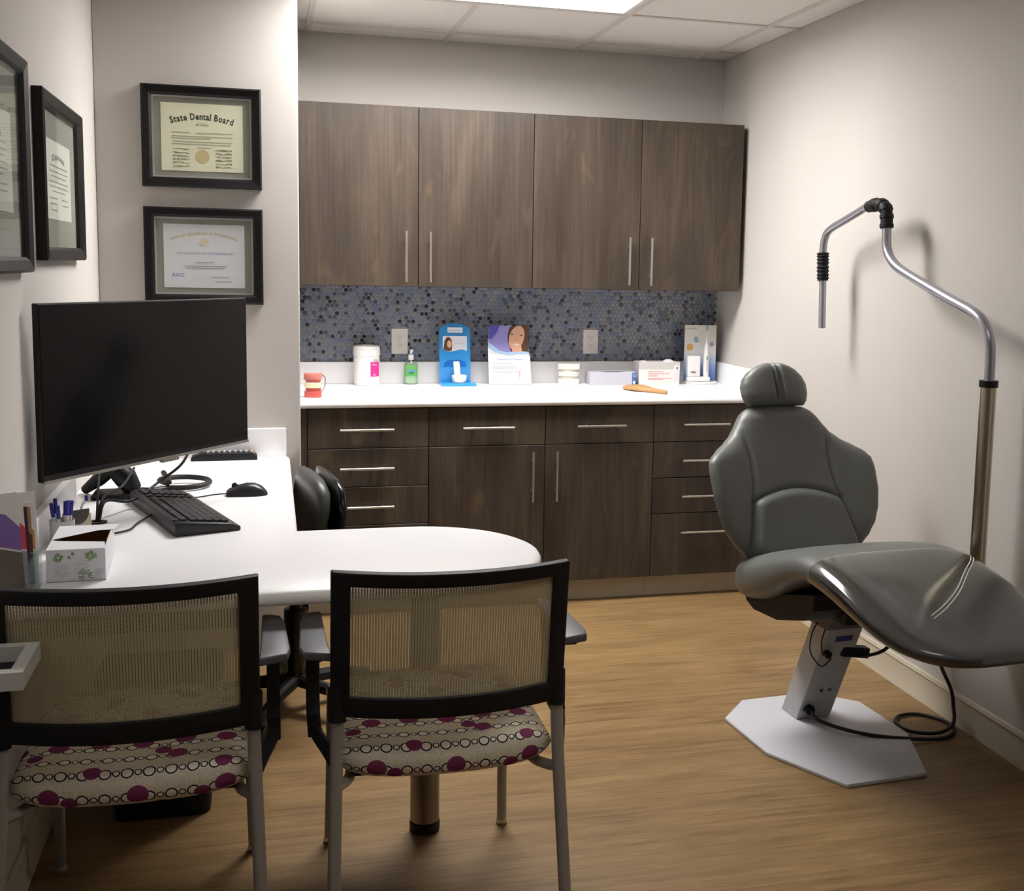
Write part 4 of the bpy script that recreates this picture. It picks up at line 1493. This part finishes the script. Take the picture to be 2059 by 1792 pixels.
B().rings(pad_rings([(.10, .50, .015, .15), (.10, .51, .03, .19), (.11, .58, .036, .215), (.125, .68, .036, .22), (.13, .735, .034, .205), (.125, .765, .028, .17), (.12, .777, .012, .13)], 0)).build('backrest', M_LEATH, t, smooth=60)
B().rings(pad_rings([(.155, .49, .012, .15), (.158, .5, .02, .19), (.172, .58, .024, .225), (.186, .68, .025, .23), (.187, .74, .022, .21), (.18, .77, .015, .16), (.175, .775, .005, .13)], 0)).build('back_shell', M_BLACKG, t, smooth=60)
B().rings([[(x * k, y * k * .98, z) for x, y, z in rrect(.225, .225, .09, zz)] for k, zz in ((.88, .43), (.98, .44), (1.0, .465), (.97, .49), (.85, .5))]).xf(Matrix.Translation((-.06, 0, 0))).build('seat', M_LEATH, t, smooth=50)
B().tube([(-.05, 0, .42), (.12, 0, .415), (.185, 0, .45), (.195, 0, .60)], .018, 12, smooth=5).build('back_bar', M_BLACK, t)
B().lathe([(.001, .1), (.03, .1), (.03, .22), (.038, .222), (.038, .34), (.02, .342), (.02, .425), (.001, .425)], (.065, -.05), 20).build('gas_column', M_BLACKG, t)
B().box(-.1, .12, -.08, .08, .405, .43).build('seat_plate', M_BLACK, t, smooth=0, bevel=.004)
for k in range(5):
    a = 2 * PI * k / 5 + .35
    ca, sa = math.cos(a), math.sin(a)
    lg_ = B().tube([(.065, -.05, .105), (.065 + .14 * ca, -.05 + .14 * sa, .095), (.065 + .27 * ca, -.05 + .27 * sa, .07)], [.024, .02, .014], 10).build('base_leg', M_BLACK, t)
    cx_, cy_ = .065 + .27 * ca, -.05 + .27 * sa
    for s in (-1, 1):
        B().cyl((cx_ - sa * s * .006, cy_ + ca * s * .006, .026), (cx_ - sa * s * .022, cy_ + ca * s * .022, .026), .026, n=18).build('caster', M_BLACKG, lg_)
    B().cyl((cx_, cy_, .03), (cx_, cy_, .07), .008, n=10).build('caster_stem', M_STEEL, lg_)

# ------------------------------------------------------------------ exam chair
CH = Vector((1.70, 3.25, 0))
CRZ = math.radians(4)
dc = thing('exam_chair', 'grey vinyl exam chair with headrest on white steel base', 'exam chair', CH, CRZ)
# local: x to the right, -y towards the foot end (s = -y)


def sect(s, zt, zb, hw, n=36, p=3.2, off=0.0):
    ring = []
    zc_, hz = (zt + zb) / 2, (zt - zb) / 2
    for k in range(n):
        a = 2 * PI * k / n
        ca, sa = math.cos(a), math.sin(a)
        ring.append(((hw + off) * math.copysign(abs(ca) ** (2 / p), ca), -s, zc_ + (hz + off) * math.copysign(abs(sa) ** (2 / p), sa)))
    return ring


ST = [(-.180, .505, .455, .10), (-.176, .525, .43, .17), (-.163, .54, .413, .215), (-.13, .556, .402, .24), (-.05, .582, .412, .257), (.06, .616, .446, .263), (.16, .645, .50, .265),
      (.24, .664, .542, .266), (.31, .671, .566, .266), (.38, .668, .566, .266), (.46, .655, .556, .266), (.54, .636, .542, .266), (.62, .612, .526, .264), (.69, .59, .512, .256),
      (.75, .571, .503, .238), (.80, .556, .498, .208), (.835, .545, .498, .17), (.858, .534, .502, .12), (.866, .524, .51, .07)]


def dense(st, sub=3):
    pts = [Vector((a, b_, c_)) for a, b_, c_, d_ in st]
    ws = [Vector((d_, 0, 0)) for *_, d_ in st]
    return [(p.x, p.y, p.z, w.x) for p, w in zip(spline(pts, sub), spline(ws, sub))]


STD = dense(ST)
B().rings([sect(*q) for q in STD]).build('seat_cushion', M_VINYL, dc, smooth=60)
cov = [q for q in STD if .34 < q[0] < .87]
B().rings([sect(*q, off=.0022) for q in cov], caps=False).build('plastic_cover', M_CLEAR, dc, smooth=60)
# welded seam of the cover, lying on the leg rest's top
def top_z(s, x):
    for q, q2 in zip(STD, STD[1:]):
        if q[0] <= s <= q2[0]:
            f = (s - q[0]) / (q2[0] - q[0])
            zt, zb, hw = [q[k] + (q2[k] - q[k]) * f for k in (1, 2, 3)]
            t_ = min(abs(x) / hw, 1)
            return (zt + zb) / 2 + (zt - zb) / 2 * (1 - t_ ** 3.2) ** (1 / 3.2)
    return .5


M_SEAM = mat('seam_clear', (214, 216, 210), .2, coat=.5)
for d_ in (0, .012):
    pts = []
    for q in spline([(.245, .40, 0), (.2, .455, 0), (.136, .516, 0), (.051, .597, 0), (-.035, .66, 0), (-.105, .70, 0)], 4):
        x, s = q.x, q.y + d_
        pts.append((x, -s, top_z(s, x) + .003))
    B().tube(pts, .0016, 6).build('cover_seam', M_SEAM, dc)

# backrest
P0 = Vector((0, .136, .56))
VD = Vector((0, .214, .436)).normalized()
NF = Vector((0, -VD.z, VD.y))


def interp(tab, v):
    if v <= tab[0][0]:
        return tab[0][1]
    for (a, fa), (b_, fb) in zip(tab, tab[1:]):
        if v <= b_:
            q = (v - a) / (b_ - a)
            q = q * q * (3 - 2 * q) * .35 + q * .65
            return fa + (fb - fa) * q
    return tab[-1][1]


HWT = [(-.03, .19), (0, .222), (.03, .252), (.07, .278), (.12, .295), (.18, .305), (.25, .307), (.285, .303), (.305, .29), (.335, .258), (.365, .218), (.395, .186), (.43, .162), (.46, .143), (.478, .124), (.488, .104), (.493, .08)]
UST = [(-.03, .19), (0, .2), (.08, .18), (.154, .163), (.212, .15), (.297, .145), (.36, .152), (.395, .155), (.43, .12), (.493, .06)]
VTOP, VBOT, ACT = .493, -.03, .55
NR, R0 = 60, 24
cols_t = [-1 + .45 * k / 10 for k in range(10)] + [-.55 + 1.1 * k / 24 for k in range(24)] + [.55 + .45 * k / 10 for k in range(11)]


def back_point(t_, r):
    cen = abs(t_) <= ACT + 1e-9
    tau = max(-1, min(1, t_ / ACT))
    va = .155 + .042 * (1 - tau * tau)
    v = VBOT + (va - VBOT) * r / R0 if r <= R0 else va + (VTOP - va) * (r - R0) / (NR - R0)
    hw, us = interp(HWT, v), interp(UST, v)
    us = min(us, hw * .96)
    if cen:
        u = tau * us
    else:
        u = math.copysign(us + (abs(t_) - ACT) / (1 - ACT) * (hw - us), t_)
    ed = max(0.0, 1 - (abs(u) / hw) ** 5) ** .5
    edv = min(1.0, max(0.0, (VTOP - v) / .05)) ** .5
    depth = .052 * ed * (.25 + .75 * edv)
    wing = max(0.0, (abs(u) - .13) / .17)
    fwd = .048 * wing * wing * max(0, min(1, (.42 - v) / .1))
    groove = 0.0
    if v < .40:
        groove += .011 * math.exp(-((abs(u) - us) / .009) ** 2) * min(1, (.40 - v) / .06)
    if cen:
        groove += .011 * math.exp(-((v - va) / .008) ** 2)
        if v < va and abs(u) < us:
            depth += .02 * min(1, (va - v) / .03) ** .6 * min(1, (us - abs(u)) / .025) ** .6
    cr = -.012 * (1 - (u / .3) ** 2)
    return u, v, depth - groove + fwd + cr, fwd


front = []
rear = []
for r in range(NR + 1):
    fr_, rr_ = [], []
    for t_ in cols_t:
        u, v, d_, fwd = back_point(t_, r)
        base = P0 + Vector((u, 0, 0)) + VD * v
        fr_.append(base + NF * d_)
        ed = max(0.0, 1 - (abs(u) / interp(HWT, v)) ** 4) ** .5
        rr_.append(base + NF * (fwd - .006 - .05 * ed))
    front.append(fr_)
    rear.append(rr_)
ncol = len(cols_t)
parts = {'shell': B(), 'panel': B(), 'lumbar': B()}
for key in parts:
    vs, fs, idx = [], [], {}

    def vid(side, r, c_):
        k = (side, r, c_)
        if k not in idx:
            idx[k] = len(vs)
            vs.append((front if side == 0 else rear)[r][c_])
        return idx[k]
    for r in range(NR):
        for c_ in range(ncol - 1):
            tm_ = (cols_t[c_] + cols_t[c_ + 1]) / 2
            v = back_point(tm_, r)[1]
            if abs(tm_) > ACT and v < .40:
                k2 = 'shell'
            elif r < R0 and abs(tm_) <= ACT:
                k2 = 'lumbar'
            else:
                k2 = 'panel'
            if k2 == key:
                fs.append((vid(0, r, c_), vid(0, r, c_ + 1), vid(0, r + 1, c_ + 1), vid(0, r + 1, c_)))
            if key == 'shell':
                fs.append((vid(1, r, c_), vid(1, r + 1, c_), vid(1, r + 1, c_ + 1), vid(1, r, c_ + 1)))
    if key == 'shell':
        for r in range(NR):
            for c_ in (0, ncol - 1):
                fs.append((vid(0, r, c_), vid(0, r + 1, c_), vid(1, r + 1, c_), vid(1, r, c_)))
        for c_ in range(ncol - 1):
            for r in (0, NR):
                fs.append((vid(0, r, c_), vid(0, r, c_ + 1), vid(1, r, c_ + 1), vid(1, r, c_)))
    parts[key].add(vs, fs)
bk = parts['shell'].build('backrest', M_VINYL, dc, smooth=70)
parts['panel'].build('back_panel', M_VINYL, bk, smooth=70)
parts['lumbar'].build('lumbar_pad', M_VINYL, bk, smooth=70)

# headrest: two lobes with a groove
HH = [(0, .104), (.012, .113), (.04, .121), (.07, .122), (.095, .113), (.118, .094), (.136, .066), (.148, .034), (.152, .012)]
HP = P0 + VD * .488 + NF * .012
rs = []
for r in range(25):
    v = .152 * r / 24
    hw = interp(HH, v)
    ring = []
    m_ = 120
    for k in range(m_):
        a = 2 * PI * k / m_ + .013
        a += .42 * math.sin(2 * a) / 2
        ca, sa = math.cos(a), math.sin(a)
        u = hw * math.copysign(abs(ca) ** .75, ca)
        edv = (1 - (2 * v / .152 - 1) ** 6) ** .5 * .9 + .1
        dd = (.05 if sa > 0 else .035) * math.copysign(abs(sa) ** .75, sa) * edv
        if sa > 0:
            dd -= .016 * math.exp(-((u - .010) / .006) ** 2) * edv + .014 * math.exp(-((u + .010) / .005) ** 2) * edv
        ring.append(HP + Vector((u, 0, 0)) + VD * v + NF * dd)
    rs.append(ring)
B().rings(rs).build('headrest', M_VINYL, dc, smooth=70)
B().prism([(-.03, -.06), (.03, -.06), (.03, .1), (-.03, .1)], -.05, -.03, 'y').xf(Matrix.Translation(HP) @ Matrix.Rotation(-math.atan2(VD.y, VD.z), 4, 'X') @ Matrix.Translation((0, .085, 0))).build('headrest_bar', M_BLACK, dc, smooth=0, bevel=.003)
# under-seat pan, lift column, base plate
pan = [(-.10, .412), (-.05, .396), (.10, .406), (.26, .452), (.30, .49), (.31, .54), (.15, .50), (-.11, .425)]
vs = [(-.212, -s, z) for s, z in pan] + [(.212, -s, z) for s, z in pan]
n = len(pan)
B().add(vs, [tuple(range(n)), tuple(range(2 * n - 1, n - 1, -1))] + [(i, (i + 1) % n, n + (i + 1) % n, n + i) for i in range(n)]).build('seat_pan', M_BLACK, dc, smooth=30)
B().box(-.10, .10, -.30, .08, .44, .50).build('seat_frame', M_BLACK, dc, smooth=0)
cb = [(-.04, .053), (.085, .053), (.085, .152), (-.04, .152)]
sh = -.172
ct = [(x, y + sh) for x, y in cb]
rs = [[(x, y, .012) for x, y in cb], [(x, y, .375) for x, y in ct]]
colm = B().rings(rs).build('lift_column', M_GREYPLASTIC, dc, smooth=0, bevel=.003)
B().rings([[(x * 1.15 - .003, y * 1.0, .372) for x, y in rrect(.07, .07, .01, 0)] if 0 else [(-.06, -.14, .372), (.105, -.14, .372), (.105, .0, .372), (-.06, .0, .372)],
           [(-.075, -.2, .43), (.12, -.2, .43), (.12, .02, .43), (-.075, .02, .43)]]).build('column_head', mat('head_dark', (60, 56, 54), .5), colm, smooth=0)
LS = sh / .363          # lean: y per z


def on_front(x, z, d_=0.0):
    """point on the column's front face (towards the foot end)"""
    return Vector((x, .053 + LS * (z - .012) - d_, z))


fn = B()
p_ = [on_front(x, z, .0012) for x, z in ((.0, .315), (.06, .315), (.06, .335), (.0, .335))]
q_ = [on_front(x, z, -.0003) for x, z in ((.0, .315), (.06, .315), (.06, .335), (.0, .335))]
fn.rings([q_, p_]).build('sticker', mat('sticker_blue', (58, 56, 118), .5), colm, smooth=0)
for x in (.015, .045):
    B().cyl(on_front(x, .125, -.002), on_front(x, .125, .002), .0065, n=14).build('port', mat('port_brass', (110, 92, 74), .4, metal=.4), colm)
B().cyl(on_front(-.012, .055, -.003), on_front(-.012, .055, .02), .016, n=16).build('power_socket', M_BLACK, colm)
B().box(-.006, .094, -.045, -.008, .262, .296).xf(Matrix.Translation((0, -.035, 0)) @ Matrix.Rotation(math.radians(9), 4, 'Y') @ Matrix.Translation((.0, 0, .0))).build('power_unit', M_BLACK, dc, smooth=0, bevel=.004)
B().cyl(on_front(-.02, .275, -.004), on_front(-.02, .275, .02), .012, n=14).build('connector', M_BLACK, colm)
B().tube([(-.05, -.08, .395), (-.082, -.09, .35), (-.085, -.09, .29), (-.05, -.1, .245), (-.01, -.09, .262)], .0022, 8, smooth=6).build('thin_cable', M_CABLE, dc)
B().tube([(-.03, -.1, .39), (-.05, -.1, .34), (-.045, -.09, .29), (-.02, -.088, .275)], .0022, 8, smooth=6).build('thin_cable', M_CABLE, dc)
B().tube([(.085, -.065, .262), (.12, -.09, .26), (.16, -.14, .30), (.18, -.18, .40), (.18, -.2, .53)], .0055, 8, smooth=6).build('lead', M_CABLE, dc)
PL = [(-.256, .135), (-.13, .26), (.13, .26), (.25, .137), (.25, -.14), (.128, -.412), (-.142, -.412), (-.256, -.145)]
B().prism(PL[::-1], 0, .012).build('base_plate', M_PLATE, dc, smooth=30, bevel=.003)
# power cord: over the plate, loop on the floor, up to the leg rest
ci = Matrix.Translation(CH) @ Matrix.Rotation(CRZ, 4, 'Z')
ci = ci.inverted()
cw = [ci.inverted() @ on_front(-.012, .055, .018)]
cw = [tuple(cw[0])] + [(1.70, 3.22, .035), (1.80, 3.135, .02), (1.93, 3.085, .012), (2.05, 3.07, .008), (2.125, 3.12, .008), (2.13, 3.20, .008), (2.08, 3.265, .008), (2.01, 3.265, .008),
                       (1.968, 3.21, .008), (1.978, 3.135, .010), (2.05, 3.095, .016), (2.118, 3.12, .03), (2.135, 3.15, .08), (2.115, 3.14, .14), (2.05, 3.1, .23), (1.98, 3.02, .32), (1.93, 2.95, .42), (1.90, 2.92, .54)]
B().tube([ci @ Vector(p) for p in cw], .006, 10, smooth=7).build('power_cord', M_CABLE, dc)
B().tube([(.24, -.52, .55), (.245, -.53, .505), (.262, -.54, .49), (.27, -.53, .52)], .0012, 6, smooth=5).build('wire_hook', M_STEEL, dc)

# ------------------------------------------------------------------ post with bent tube arm
pa = thing('tube_arm', 'steel post with bent grey tube arm beside the exam chair', 'arm', (2.08, 2.99, 0))
ox, oy = 2.08, 2.99


def aw(x, y, z):
    return (x - ox, y - oy, z)


B().cyl((0, 0, .40), (0, 0, 1.135), .0235, n=28).build('post', mat('post_steel', (178, 168, 148), .28, metal=1.0), pa)
B().cyl((0, 0, 1.128), (0, 0, 1.148), .0275, n=28).build('collar', M_BLACK, pa)
a1 = [(2.078, 2.985, 1.13), (2.074, 2.982, 1.22), (2.07, 2.986, 1.27), (2.066, 3.008, 1.312), (2.062, 3.055, 1.345), (2.056, 3.2, 1.388), (2.05, 3.42, 1.455), (2.05, 3.515, 1.492), (2.05, 3.563, 1.54), (2.05, 3.572, 1.60), (2.05, 3.573, 1.625)]
lo_arm = B().tube([aw(*p) for p in a1], .0158, 16, smooth=6).build('bent_tube', M_SILVERTUBE, pa)


def bellows(pts, r, ribs, name):
    pts = [Vector(aw(*p)) for p in pts]
    sp_ = spline(pts, 12)
    n_ = len(sp_)
    rr_ = [r * (1 + .12 * (1 if math.sin(2 * PI * ribs * i / (n_ - 1)) > 0 else -.3)) for i in range(n_)]
    return B().tube(sp_, rr_, 16).build(name, M_BLACK, pa, smooth=25)


bellows([(2.05, 3.573, 1.61), (2.05, 3.577, 1.65), (2.05, 3.588, 1.678), (2.05, 3.63, 1.693), (2.05, 3.70, 1.688)], .0215, 5, 'elbow_bellows')
a2 = [(2.05, 3.66, 1.690), (2.05, 3.72, 1.687), (2.05, 3.76, 1.676), (2.05, 3.87, 1.647), (2.05, 3.965, 1.622), (2.05, 4.01, 1.600), (2.05, 4.03, 1.56), (2.05, 4.033, 1.50)]
B().tube([aw(*p) for p in a2], .0142, 16, smooth=6).build('angled_tube', M_SILVERTUBE, pa)
bellows([(2.05, 4.033, 1.53), (2.05, 4.03, 1.50), (2.05, 4.027, 1.46), (2.05, 4.024, 1.425)], .021, 8, 'end_bellows')
B().cyl(aw(2.05, 4.024, 1.43), aw(2.05, 4.014, 1.245), .0135, n=16).build('end_tube', M_SILVERTUBE, pa)
B().box(-.28, .02, -.03, .03, .405, .44).build('bracket', M_BLACK, pa, smooth=0, bevel=.004)
